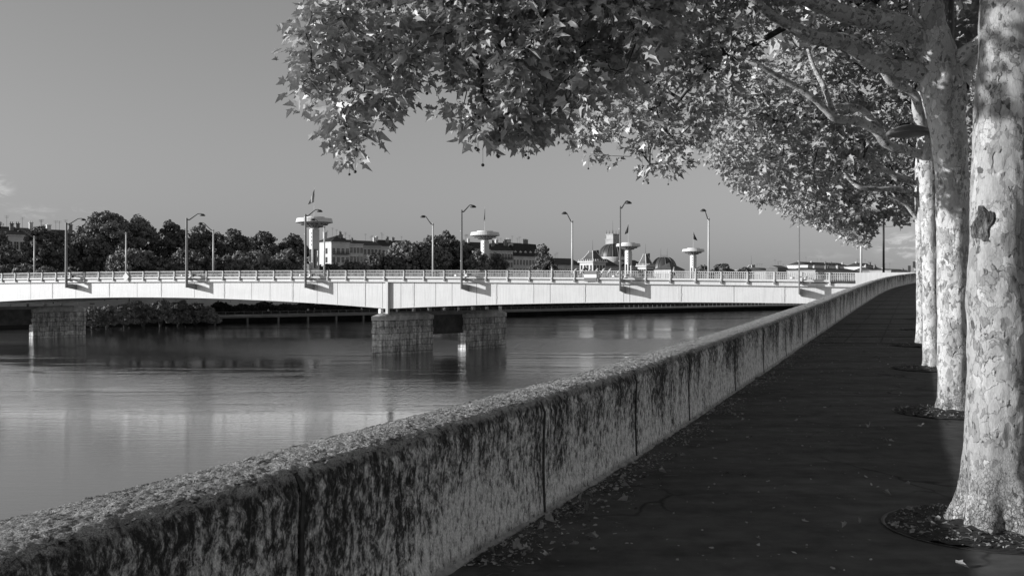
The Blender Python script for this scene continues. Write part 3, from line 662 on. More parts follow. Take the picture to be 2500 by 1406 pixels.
# ------------------------------------------------------------ people
def person(loc, rz, pose, top_m, leg_m, label, H=1.72, cat='person'):
    """skinned skeleton, one continuous body"""
    J = {}; s = H/1.72
    J['pel'] = (0, 0, .93); J['wai'] = (0, .0, 1.08); J['che'] = (.02, 0, 1.30); J['nec'] = (.03, 0, 1.48); J['hd0'] = (.05, 0, 1.56); J['hd1'] = (.06, 0, 1.66)
    st = pose.get('stride', .22); fw = pose.get('lean', 0)
    for k in ('wai', 'che', 'nec', 'hd0', 'hd1'):
        x, y, z = J[k]; J[k] = (x+(z-.93)*fw, y, z-(z-.93)*fw*fw*.4)
    J['hipL'] = (0, .09, .90); J['hipR'] = (0, -.09, .90); J['kneL'] = (st*.7+.04, .09, .50); J['kneR'] = (-st*.25+.03, -.09, .49)
    J['ankL'] = (st, .09, .09); J['ankR'] = (-st*1.15, -.09, .12); J['toeL'] = (st+.17, .10, .03); J['toeR'] = (-st*1.15+.14, -.10, .03)
    if pose.get('cycle'):
        J['kneL'] = (.40, .09, .72); J['ankL'] = (.22, .09, .36); J['toeL'] = (.36, .1, .30); J['kneR'] = (.32, -.09, .58); J['ankR'] = (.14, -.09, .18); J['toeR'] = (.28, -.1, .13)
    cx_, _, cz = J['che']
    J['shL'] = (cx_, .19, cz+.10); J['shR'] = (cx_, -.19, cz+.10)
    if pose.get('cycle'):
        J['elL'] = (cx_+.22, .24, cz-.14); J['elR'] = (cx_+.22, -.24, cz-.14); J['wrL'] = (cx_+.42, .22, cz-.28); J['wrR'] = (cx_+.42, -.22, cz-.28)
    else:
        J['elL'] = (cx_-.14, .24, cz-.18); J['elR'] = (cx_+.05, -.24, cz-.19); J['wrL'] = (cx_-.10, .23, cz-.43); J['wrR'] = (cx_+.24, -.2, cz-.33)
    J['haL'] = (J['wrL'][0]+.03, J['wrL'][1], J['wrL'][2]-.1); J['haR'] = (J['wrR'][0]+.08, J['wrR'][1], J['wrR'][2]-.04)
    RAD = dict(pel=.14, wai=.125, che=.15, nec=.06, hd0=.085, hd1=.1, hipL=.09, hipR=.09, kneL=.062, kneR=.062, ankL=.042, ankR=.042, toeL=.035, toeR=.035, shL=.065, shR=.065, elL=.046, elR=.046, wrL=.034, wrR=.034, haL=.036, haR=.036)
    E_ = [('pel', 'wai'), ('wai', 'che'), ('che', 'nec'), ('nec', 'hd0'), ('hd0', 'hd1'), ('pel', 'hipL'), ('pel', 'hipR'), ('hipL', 'kneL'), ('kneL', 'ankL'), ('ankL', 'toeL'), ('hipR', 'kneR'), ('kneR', 'ankR'), ('ankR', 'toeR'), ('che', 'shL'), ('shL', 'elL'), ('elL', 'wrL'), ('wrL', 'haL'), ('che', 'shR'), ('shR', 'elR'), ('elR', 'wrR'), ('wrR', 'haR')]
    root = empty('person', loc, rz, label=label, cat=cat)
    def skin(name, keys, edges, mat, grow=1.0, rootk=None):
        me = bpy.data.meshes.new(name); ix = {k: i for i, k in enumerate(keys)}
        me.from_pydata([tuple(c_*s for c_ in J[k]) for k in keys], [(ix[a], ix[b_]) for a, b_ in edges if a in ix and b_ in ix], [])
        me.materials.append(mat); o = bpy.data.objects.new(name, me); COL.objects.link(o)
        m = o.modifiers.new('skin', 'SKIN'); sv = me.skin_vertices[0].data
        for k, i in ix.items(): sv[i].radius = (RAD[k]*grow*s, RAD[k]*grow*s*(.8 if k in ('che', 'wai', 'pel') else 1)); sv[i].use_root = (k == (rootk or keys[0]))
        o.modifiers.new('sub', 'SUBSURF').levels = 1; o.modifiers['sub'].render_levels = 2; m.use_smooth_shade = True
        o.parent = root; return o
    skin('body', list(RAD.keys()), E_, M['skin'])
    skin('jacket', ['pel', 'wai', 'che', 'shL', 'elL', 'wrL', 'shR', 'elR', 'wrR'], E_, top_m, 1.16)
    skin('trousers', ['pel', 'hipL', 'hipR', 'kneL', 'kneR', 'ankL', 'ankR'], E_, leg_m, 1.18)
    hx, hy, hz = [c_*s for c_ in J['hd1']]; mb = MB()
    mb.lathe((hx-.012, hy, hz), [(.108, -.03), (.113, .03), (.085, .09), (0, .118)], 12); o = mb.build('helmet' if pose.get('cycle') else 'hair', M['cloth_light'] if pose.get('cycle') else M['cloth_dark'], None, True)
    o.parent = root
    mb = MB(); mb.lathe((hx+.1, hy, hz-.03), [(0, .03), (.018, .0), (0, -.03)], 6); o = mb.build('nose', M['skin'], None); o.parent = root
    return root
pp = onbridge(1348, 1.3, 690); nn = 32.0
person((pp.x, pp.y, rail(32)-1.1), R(180)+bz, dict(stride=.2), M['cloth_light'], M['cloth_light'], 'pedestrian in pale clothes walking on the bridge near the left end of the dark roof', 1.75)
pp = onbridge(1645, 1.3, 690)
person((pp.x, pp.y, rail(37)-1.1), bz, dict(stride=.24), M['cloth_light'], M['cloth_dark'], 'pedestrian walking behind the bridge railing between the two right disc towers', 1.72)
pp = onbridge(1426, 2.3, 690)
cyc = person((pp.x, pp.y, rail(33)-1.05), bz, dict(cycle=1, lean=.35), M['cloth_dark'], M['cloth_dark'], 'cyclist in black with a white helmet riding above the striped board', 1.8)
bk = empty('bicycle', (pp.x, pp.y, rail(33)-1.1), bz, label='bicycle under the black clad cyclist on the bridge', cat='bicycle')
mb = MB(); lo = []
def wheel(x):
    mb = MB(); pts = [(x+.33*math.cos(a), 0, .34+.33*math.sin(a)) for a in np.linspace(0, 2*math.pi, 25)]; mb.tube(pts, .018, 6)
    for a in np.linspace(0, math.pi, 6): mb.tube([(x+.33*math.cos(a), 0, .34+.33*math.sin(a)), (x-.33*math.cos(a), 0, .34-.33*math.sin(a))], .004, 3)
    o = mb.build('wheel', M['dark_metal'], None); o.parent = bk
wheel(-.38); wheel(.68)
mb = MB(); mb.tube([(-.38, 0, .34), (.1, 0, .3), (.5, 0, .78), (-.05, 0, .82), (.1, 0, .3)], .02, 6); mb.tube([(-.38, 0, .34), (-.05, 0, .82), (-.08, 0, .92)], .018, 6); mb.tube([(.68, 0, .34), (.5, 0, .78), (.47, 0, .98)], .02, 6)
o = mb.build('frame', M['grey_metal'], None); o.parent = bk
mb = MB(); mb.tube([(.5, -.26, 1.0), (.47, 0, .98), (.5, .26, 1.0)], .015, 6); o = mb.build('handlebar', M['dark_metal'], None); o.parent = bk
mb = MB(); mb.box((-.08, 0, .94), (.26, .14, .05)); o = mb.build('saddle', M['dark_metal'], None); o.parent = bk

# ------------------------------------------------------------ far bank
K0 = Vector((-69.6, 260, 0)); KD = Vector((.746, .665, 0)).normalized(); KN = Vector((-.665, .746, 0)).normalized()   # along the quay, inland
def K(s, off_, z): return K0+KD*s+KN*off_+Vector((0, 0, z))
def ks(px, off_=0):
    q = K0+KN*off_; tt = (px-CX)/F; return (tt*q.y-q.x)/(KD.x-tt*KD.y)
LOW = EYE-7.3; STREET = EYE-1.6
MB().prism([K(-160, 7, WATER-2), K(900, 7, WATER-2), K(900, 26, WATER-2), K(-160, 26, WATER-2)], (0, 0, LOW-WATER+2)).build('lower_quay', M['quay_dark'], kind='structure')
MB().prism([K(-30, .5, LOW-.5), K(900, .5, LOW-.5), K(900, 7.2, LOW-.5), K(-30, 7.2, LOW-.5)], (0, 0, .53)).build('promenade', M['concrete_mid'], kind='structure')
MB().prism([K(-400, 26, WATER-2), K(900, 26, WATER-2), K(900, 900, WATER-2), K(-400, 900, WATER-2)], (0, 0, STREET-WATER+2)).build('far_street', M['quay_dark'], kind='structure')
MB().prism([K(-400, -2, WATER-2), K(-22, -2, WATER-2), K(-30, 26.5, WATER-2), K(-400, 26.5, WATER-2)], (0, 0, 2.9)).build('far_bank', M['soil'], kind='structure')
rw = empty('retaining_wall', K(0, 25.6, LOW), label='long grey sloping-lit retaining wall behind the hedge on the far quay', cat='wall')
b = MB(); b.prism([K(-60, 25.2, LOW), K(520, 25.2, LOW), K(520, 25.97, LOW), K(-60, 25.97, LOW)], (0, 0, STREET-LOW+.6)); b.build('wall_face', M['plaster2'], rw)
b = MB()
rr = random.Random(3)
for k in range(40):
    s_ = -40+k*3.2; b.box(K(s_, 25.15, LOW+rr.uniform(3.2, 5.5)), (rr.choice([.2, 1.2, .25]), .1, rr.choice([.8, .2, 1.0])), math.atan2(KD.y, KD.x))
b.build('wall_marks', M['quay_dark'], rw)
# promenade posts in the water, guard rail
b = MB(); za = math.atan2(KD.y, KD.x)
for k in range(14): b.box(K(-26+k*9, 1.0, (WATER+LOW)/2-.4), (.5, .5, 2.2), za)
b.build('promenade_piles', M['concrete_mid'], None, kind='structure')
gr = empty('quay_railing', K(0, .7, LOW), label='thin dark guard railing along the far quay promenade at the waterline', cat='railing')
b = MB()
for k in range(-14, 170): b.box(K(k*2.6, .75, LOW+.55), (.07, .07, 1.05), za)
b.build('posts', M['lamp_metal'], gr, kind='stuff')
b = MB(); b.bar(K(-38, .75, LOW+1.08), K(440, .75, LOW+1.08), .06, .06); b.bar(K(-38, .75, LOW+.6), K(440, .75, LOW+.6), .03, .03); b.build('handrail', M['lamp_metal'], gr)
# white triangular frames of the pool terrace
fl = ['leftmost', 'second', 'third', 'rightmost']
for k, (px, py) in enumerate(((628, 744), (678, 744), (725, 743), (770, 742))):
    s_ = ks(px, 22); c = K(s_, 22, 0); D = c.y; zz = lambda y: EYE-(y-CY)/F*D
    e = empty('terrace_frame', c, label='%s of the four white triangular frames over the dark hedge of the far quay' % fl[k], cat='frame', group='white triangular frames of the pool terrace')
    b = MB(); b.bar(K(s_, 22, zz(752)), K(s_, 22, zz(743)), .3); b.bar(K(s_, 22, zz(743.2)), K(s_+8.5, 22, zz(747.3)), .28); b.bar(K(s_, 22, zz(749.5)), K(s_+8.5, 22, zz(749.0)), .28); b.bar(K(s_+8.5, 22, zz(746.8)), K(s_+8.5, 22, zz(753)), .3)
    b.build('frame', M['concrete_pale'], e)
# boat-like white bands under the bridge (pool buildings)
for k, (p0, p1, y0, y1, lab) in enumerate(((1508, 1610, 741, 744.5, 'long low white pool building under the bridge girder beside the hedge'), (835, 862, 750, 753.5, 'small white pool pavilion over the hedge left of the stone pier'))):
    s0, s1 = ks(p0, 23), ks(p1, 23); c = K(s0, 23, 0); D = c.y; zz = lambda y: EYE-(y-CY)/F*D
    e = empty('pool_building', K(s0, 23, zz(y1)), label=lab, cat='building')
    b = MB(); b.prism([K(s0, 23, zz(y1)), K(s1, 23, zz(y1)), K(s1, 25, zz(y1)), K(s0, 25, zz(y1))], (0, 0, zz(y0)-zz(y1))); b.build('wall', M['concrete_pale'], e)
    b = MB(); b.prism([K(s0-.3, 22.6, zz(y0)+.02), K(s1+.3, 22.6, zz(y0)+.02), K(s1+.3, 25.1, zz(y0)+.02), K(s0-.3, 25.1, zz(y0)+.02)], (0, 0, .25)); b.build('roof', M['concrete_mid'], e)

# leaf cards for far crowns -------------------------------------------------
def cards(cent, size, nrm_bias, rng, flat=.0):
    """irregular five-sided cards; cent Nx3, size N; returns verts, loops"""
    n = len(cent); a = rng.normal(size=(n, 3)); a += nrm_bias; a /= np.linalg.norm(a, axis=1)[:, None]
    b = rng.normal(size=(n, 3)); b -= (b*a).sum(1)[:, None]*a; b /= np.linalg.norm(b, axis=1)[:, None]; c = np.cross(a, b)
    ang = np.array([0, 1.1, 2.6, 3.7, 5.1])[None, :]+rng.uniform(-.3, .3, (n, 5)); rad = rng.uniform(.3, .62, (n, 5))*size[:, None]
    v = cent[:, None, :]+b[:, None, :]*(np.cos(ang)*rad)[:, :, None]+c[:, None, :]*(np.sin(ang)*rad)[:, :, None]+a[:, None, :]*(rng.uniform(-.12, .12, (n, 5))*size[:, None])[:, :, None]
    return v.reshape(-1, 3), np.arange(n*5)
def crown(name, blobs, ncard, csize, mat, parent, seed, clump=1.5):
    rng = np.random.default_rng(seed); C_, S_, B_ = [], [], []
    vol = np.array([b_[1][0]*b_[1][1]+b_[1][0]*b_[1][2] for b_ in blobs]); vol = vol/vol.sum()
    for (c, r), fr in zip(blobs, vol):
        nc = max(6, int(fr*ncard/46)); d = rng.normal(size=(nc, 3)); d /= np.linalg.norm(d, axis=1)[:, None]; d[:, 2] = np.where(d[:, 2] < -.45, -d[:, 2], d[:, 2])
        rad = rng.uniform(.62, 1.03, nc)**.7; cc = np.array(c)+d*np.array(r)*rad[:, None]
        for k in range(nc):
            m = int(ncard*fr/nc); e = rng.normal(size=(m, 3)); e /= np.linalg.norm(e, axis=1)[:, None]
            rc = clump*rng.uniform(.6, 1.25); q = cc[k]+e*rc*(rng.uniform(.5, 1, m)[:, None])*np.array([1, 1, .75])
            C_.append(q); B_.append(e*1.3+d[k]*.5); S_.append(csize*rng.uniform(.6, 1.3, m))
    v, l = cards(np.concatenate(C_), np.concatenate(S_), np.concatenate(B_), rng)
    return np_mesh(name, v, 5, l, mat, parent)
def far_tree(px, ytop, wpx, D, lab, seed, mat='leaf_far', base=None, squash=1.0, dens=1.0, grp='trees along the far bank', extra=()):
    base = STREET if base is None else base
    top = EYE-(ytop-CY)/F*D; x = (px-CX)/F*D; rw_ = wpx/2/F*D; h = top-base
    e = empty('broadleaf_tree', (x, D, base), label=lab, cat='tree', group=grp)
    rng = random.Random(seed); bl = []
    cz = base+h*.55; bl.append(((x, D, cz), (rw_*.8, rw_*.8, h*.40))); bl.append(((x+rw_*.1, D-rw_*.2, base+h*.2), (rw_*.95, rw_*.7, h*.22)))
    for k in range(6):
        a = k*2*math.pi/6+rng.uniform(-.4, .4); q = rng.uniform(.42, .6)*rw_; zz = base+h*rng.uniform(.38, .74); rr_ = rw_*rng.uniform(.42, .56)
        bl.append(((x+math.cos(a)*q, D+math.sin(a)*q, zz), (rr_, rr_, min(rr_*.9, h*.3))))
    bl.append(((x+rng.uniform(-.15, .15)*rw_, D, top-rw_*.42), (rw_*.45, rw_*.45, rw_*.40)))
    for (dx, dz, r_) in extra: bl.append(((x+dx*rw_, D-.3*rw_, base+dz*h), (r_*rw_, r_*rw_, r_*rw_*.85)))
    crown('crown', bl, int(9500*dens*max(.5, min(1.9, (wpx/110)))), .0026*D*.9, M[mat], e, seed, clump=.0042*D)
    mb = MB(); mb.tube([(x, D, base-.5), (x+.2, D, base+h*.25), (x-.2, D+.2, base+h*.55)], [rw_*.06+.2, rw_*.05+.15, .15], 8)
    for k in range(4):
        a = k*1.6+.4; mb.tube([(x+.1, D, base+h*.25), (x+math.cos(a)*rw_*.3, D+math.sin(a)*rw_*.3, base+h*.45), (x+math.cos(a)*rw_*.55, D+math.sin(a)*rw_*.55, base+h*.62)], [.2, .14, .07], 6)
    mb.build('trunk', M['far_trunk'], e, True); return e
TR = [  # px, ytop, width px, depth, label, material
 (-6, 545, 60, 236, 'dark tree cut by the left edge of the picture in front of the old building', 'leaf_far', .8),
 (106, 555, 122, 240, 'dark rounded tree in front of the leftmost building with the many chimneys', 'leaf_far', 1.1),
 (24, 600, 100, 225, 'low dark tree under the two windows of the leftmost building', 'leaf_far', .8),
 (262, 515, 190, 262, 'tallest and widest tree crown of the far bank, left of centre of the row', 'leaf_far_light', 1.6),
 (205, 575, 150, 250, 'lower dark crown at the left foot of the tallest tree', 'leaf_far', 1.0),
 (338, 528, 110, 270, 'tree crown leaning against the right side of the tallest tree', 'leaf_far_light', 1.1),
 (422, 541, 104, 275, 'dark tree crown behind the second near lamp post', 'leaf_far', 1.1),
 (497, 552, 112, 268, 'tree crown just right of the second near lamp post', 'leaf_far', 1.1),
 (572, 560, 100, 285, 'tree crown midway between the second lamp post and the largest disc tower', 'leaf_far', 1.0),
 (640, 563, 110, 296, 'broad tree crown left of the largest disc tower, upper row', 'leaf_far', 1.1),
 (712, 572, 100, 303, 'tree crown directly left of the largest disc tower', 'leaf_far', 1.0),
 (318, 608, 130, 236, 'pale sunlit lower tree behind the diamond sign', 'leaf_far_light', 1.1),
 (455, 612, 130, 240, 'lower dark tree at the foot of the second near lamp post', 'leaf_far', 1.0),
 (395, 625, 90, 238, 'small dark tree between the diamond sign and the second lamp post', 'leaf_far', .8),
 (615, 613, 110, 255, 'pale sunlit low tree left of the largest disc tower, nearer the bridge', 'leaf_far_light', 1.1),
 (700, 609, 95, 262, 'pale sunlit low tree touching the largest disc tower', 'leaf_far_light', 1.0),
 (545, 625, 90, 248, 'dark low tree under the third far lamp post', 'leaf_far', .8),
 (808, 643, 90, 300, 'low dark tree in front of the lit end wall of the old building', 'leaf_far', .8),
 (868, 641, 90, 305, 'low dark bushy tree under the windows of the old building', 'leaf_far', .8),
 (925, 618, 90, 318, 'tree at the left foot of the large bushy tree group', 'leaf_far', .9),
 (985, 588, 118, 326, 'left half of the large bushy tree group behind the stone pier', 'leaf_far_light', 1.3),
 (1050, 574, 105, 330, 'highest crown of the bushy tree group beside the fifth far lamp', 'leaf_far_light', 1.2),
 (1095, 568, 92, 338, 'right crown of the bushy tree group left of the tall near lamp', 'leaf_far', 1.2),
 (1145, 598, 90, 342, 'dark tree between the tall near lamp and the second disc tower', 'leaf_far', 1.0),
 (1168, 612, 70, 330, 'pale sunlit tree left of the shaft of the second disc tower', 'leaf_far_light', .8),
 (1210, 622, 60, 345, 'dark tree right of the shaft of the second disc tower', 'leaf_far', .8),
 (1324, 602, 46, 470, 'slim dark tree at the right end of the ornate building', 'leaf_far', .8),
 (1334, 626, 54, 440, 'low dark tree between the ornate building and the walking pedestrian', 'leaf_far', .8),
 (1764, 645, 70, 560, 'low round tree right of the last far lamp post', 'leaf_far', .7),
 (1712, 651, 50, 545, 'low dark tree at the foot of the farthest disc tower', 'leaf_far', .6),
 (1815, 654, 40, 590, 'small tree left of the low pyramid roof on the right', 'leaf_far', .5),
]
for k, (px, yt, wp, D, lab, mt, dn) in enumerate(TR): far_tree(px, yt, wp, D, lab, 100+k, mt, dens=dn)
# pale shrubs just over the railing, left
for k, (px, yt, wp, lab) in enumerate(((8, 652, 60, 'pale sunlit shrub over the railing at the left picture edge'), (66, 645, 60, 'pale sunlit shrub over the railing at the first far lamp post'), (112, 652, 60, 'pale low shrub over the railing left of the first near lamp post'))):
    far_tree(px, yt, wp, 212, lab, 300+k, 'leaf_far_light', base=EYE-.3, dens=.45, grp='shrubs at the far end of the bridge')
# bank shrubs under the bridge
def shrub(px, ytop, ybot, wpx, D, lab, seed, mat):
    top = EYE-(ytop-CY)/F*D; bot = WATER-.1; x = (px-CX)/F*D; rw_ = wpx/2/F*D; h = top-bot
    e = empty('riverside_shrub', (x, D, bot), label=lab, cat='shrub', group='shrubs on the far bank under the bridge')
    bl = [((x, D, bot+h*.36), (rw_*1.1, rw_*.8, h*.42)), ((x+rw_*.3, D-.5, bot+h*.62), (rw_*.45, rw_*.45, h*.40)), ((x-rw_*.4, D, bot+h*.55), (rw_*.4, rw_*.5, h*.40)), ((x, D+.5, bot+h*.7), (rw_*.3, rw_*.3, h*.32))]
    crown('crown', bl, int(6500), .36, M[mat], e, seed, clump=.75)
    mb = MB()
    for q in range(6): a = q*1.05; mb.tube([(x, D, bot-.3), (x+math.cos(a)*rw_*.5, D+math.sin(a)*rw_*.5, bot+h*.6)], [.12, .04], 5)
    mb.build('stems', M['far_trunk'], e)
SH = [(225, 752, 'just right of the left stone pillar'), (262, 746, 'second to the right of the left stone pillar'), (305, 742, 'third in the row, under the diamond sign'), (350, 745, 'fourth in the row, right of the diamond sign'), (392, 733, 'tallest and palest, in the middle of the row'), (436, 745, 'under the second near lamp post'), (478, 742, 'dark rounded, where the pale retaining wall begins')]
for k, (px, yt, lab) in enumerate(SH): shrub(px, yt, 800, 62, 222+k*3.5, 'riverside shrub '+lab, 400+k, 'leaf_far_light' if k in (1, 2, 4) else 'leaf_far')
for k, (px, yt, lab) in enumerate(((330, 738, 'pale bush behind the riverside shrubs left of the tallest one'), (440, 736, 'pale bush behind the riverside shrubs right of the tallest one'), (505, 752, 'small thin pale bush at the start of the retaining wall'))): shrub(px, yt, 800, 60, 245, lab, 420+k, 'leaf_far_light')
# clipped hedge along the retaining wall
hd = empty('hedge', K(40, 20, LOW), label='long dark hedge running along the far quay above the promenade', cat='hedge')
rng = np.random.default_rng(5)
for nme, s0, s1, top_ in (('left_section', ks(520, 20), ks(950, 20), 3.0), ('right_section', ks(951, 20), ks(1860, 20), 2.6)):
    n = 11000; s_ = rng.uniform(s0, s1, n); ang = rng.uniform(0, math.pi, n)
    hloc = top_*(.75+.25*np.sin(s_*.7)*np.sin(s_*.23+1)+.08*rng.normal(size=n))
    q = np.array(K0)[None]+np.array(KD)[None]*s_[:, None]+np.array(KN)[None]*(20+np.cos(ang)*1.4)[:, None]; q[:, 2] = LOW+np.sin(ang)**.5*hloc
    v, l = cards(q, rng.uniform(.5, .9, n), np.stack([0*ang, -np.cos(ang)*0-.6, np.sin(ang)*.8], 1), rng); np_mesh('foliage', v, 5, l, M['hedge'], hd)
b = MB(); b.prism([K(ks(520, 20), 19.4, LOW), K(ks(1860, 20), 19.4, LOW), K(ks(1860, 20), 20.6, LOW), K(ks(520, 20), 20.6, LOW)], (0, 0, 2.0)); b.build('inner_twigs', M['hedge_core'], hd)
# disc towers --------------------------------------------------
def tower(px, yrim, wpx, lab, flag, fdir, fm):
    D = 295*90/wpx; c = P(px, yrim, D); zr = c.z; k = 1.0
    e = empty('disc_tower', (c.x, c.y, STREET), label=lab, cat='tower', group='concrete towers with wide discs on the far bank')
    x, y = c.x, c.y; Rr = 5.45
    mb = MB(); mb.lathe((x, y, zr), [(0, .95), (2.8, .95), (2.8, 1.25), (3.0, 1.25), (3.0, .86), (5.15, .75), (Rr, -.42), (Rr-.1, -.5), (4.6, -.62), (1.55, -2.0), (1.2, -2.2), (1.15, -2.6)], 40)
    mb.build('disc', M['plaster_w'], e, False)
    mb = MB()
    for q in range(16):
        a = q*math.pi/8; ca, sa = math.cos(a), math.sin(a)
        for rr_, zz, sz in ((3.6, -1.07, .42), (2.3, -1.66, .3)):
            mb.lathe((x+ca*rr_, y+sa*rr_, zr+zz-.02), [(0, .1), (sz, .1+.0), (sz, -.12), (0, -.14)], 8)
    mb.build('underside_lights', M['dark_metal'], e)
    mb = MB()
    for q in range(20): a = q*math.pi/10; mb.box((x+2.75*math.cos(a), y+2.75*math.sin(a), zr+1.12), (.5, .12, .28), a+math.pi/2)
    mb.build('roof_vents', M['dark_metal'], e)
    # shaft of four corner legs with slots
    hz = zr-2.5-STREET; ang = R(35); ca, sa = math.cos(ang), math.sin(ang)
    def loc(u, v, z): return (x+u*ca-v*sa, y+u*sa+v*ca, z)
    mb = MB(); zc_ = zr-2.4-5.9; w2 = 1.12
    for u in (-1, 1):
        for v in (-1, 1): mb.box(loc(u*.86, v*.86, (STREET+zc_)/2), (.52, .52, zc_-STREET), ang)
    mb.box((x, y, zc_+(zr-2.4-zc_)/2), (2.24, 2.24, zr-2.4-zc_), ang)
    zmid = zc_-6.2
    mb.box((x, y, zmid), (2.2, 2.2, 1.1), ang)
    mb.build('shaft', M['plaster_w'], e)
    mb = MB()
    for u in (-1, 0, 1): mb.box(loc(u*.0, 0, (STREET+zc_)/2), (.5, .5, zc_-STREET), ang)
    for q in range(int((zc_-STREET)/.8)): mb.box(loc(0, 0, STREET+q*.8+.4), (.9, .9, .12), ang)
    mb.build('stair_core', M['stair'], e)
    mb = MB()
    for q in range(4):
        mb.box(loc(-1.125, -.55, zr-3.6-q*1.15), (.03, .42, .62), ang); 
    mb.build('windows', M['glass_dark'], e)
    mb = MB(); mb.tube([(x, y, zr+.9), (x, y, zr+10.2)], [.1, .05], 8); mb.build('flagpole', M['lamp_bright'], e)
    # limp flag with folds
    n1, n2 = 10, 8; vs = []; fs = []
    for i in range(n1+1):
        for j in range(n2+1):
            u = j/n2; t_ = i/n1; wd = fdir*(flag)*(t_**.8)*u
            zz = zr+9.8-4.2*t_-1.0*u*(1-.3*t_); vs.append((x+wd+.05*fdir, y+.35*math.sin(u*7+t_*3)*u, zz))
    for i in range(n1):
        for j in range(n2): a = i*(n2+1)+j; fs.append((a, a+1, a+n2+2, a+n2+1))
    mb = MB(); mb.v = vs; mb.f = fs; o = mb.build('flag', M[fm], e, True); sm = o.modifiers.new('th', 'SOLIDIFY'); sm.thickness = .02
M['stair'] = simple('tower_stair_concrete', .16, .8, .4, .8)
M['plaster_w'] = simple('tower_white_concrete', .70, .7, .08, .5)
tower(767.5, 540, 90, 'largest disc tower with a pale limp flag, left of the old building', 1.8, -1, 'flag1')
tower(1184, 572.5, 72.6, 'second disc tower with its flag hanging tight, before the mansard roofs', .35, -1, 'flag2')
tower(1534, 599.5, 60, 'third disc tower standing in front of the big dome', 1.6, -1, 'flag2')
tower(1692.5, 612.2, 54.6, 'smallest and farthest disc tower, right of the low domed hall', 2.0, 1, 'flag2')

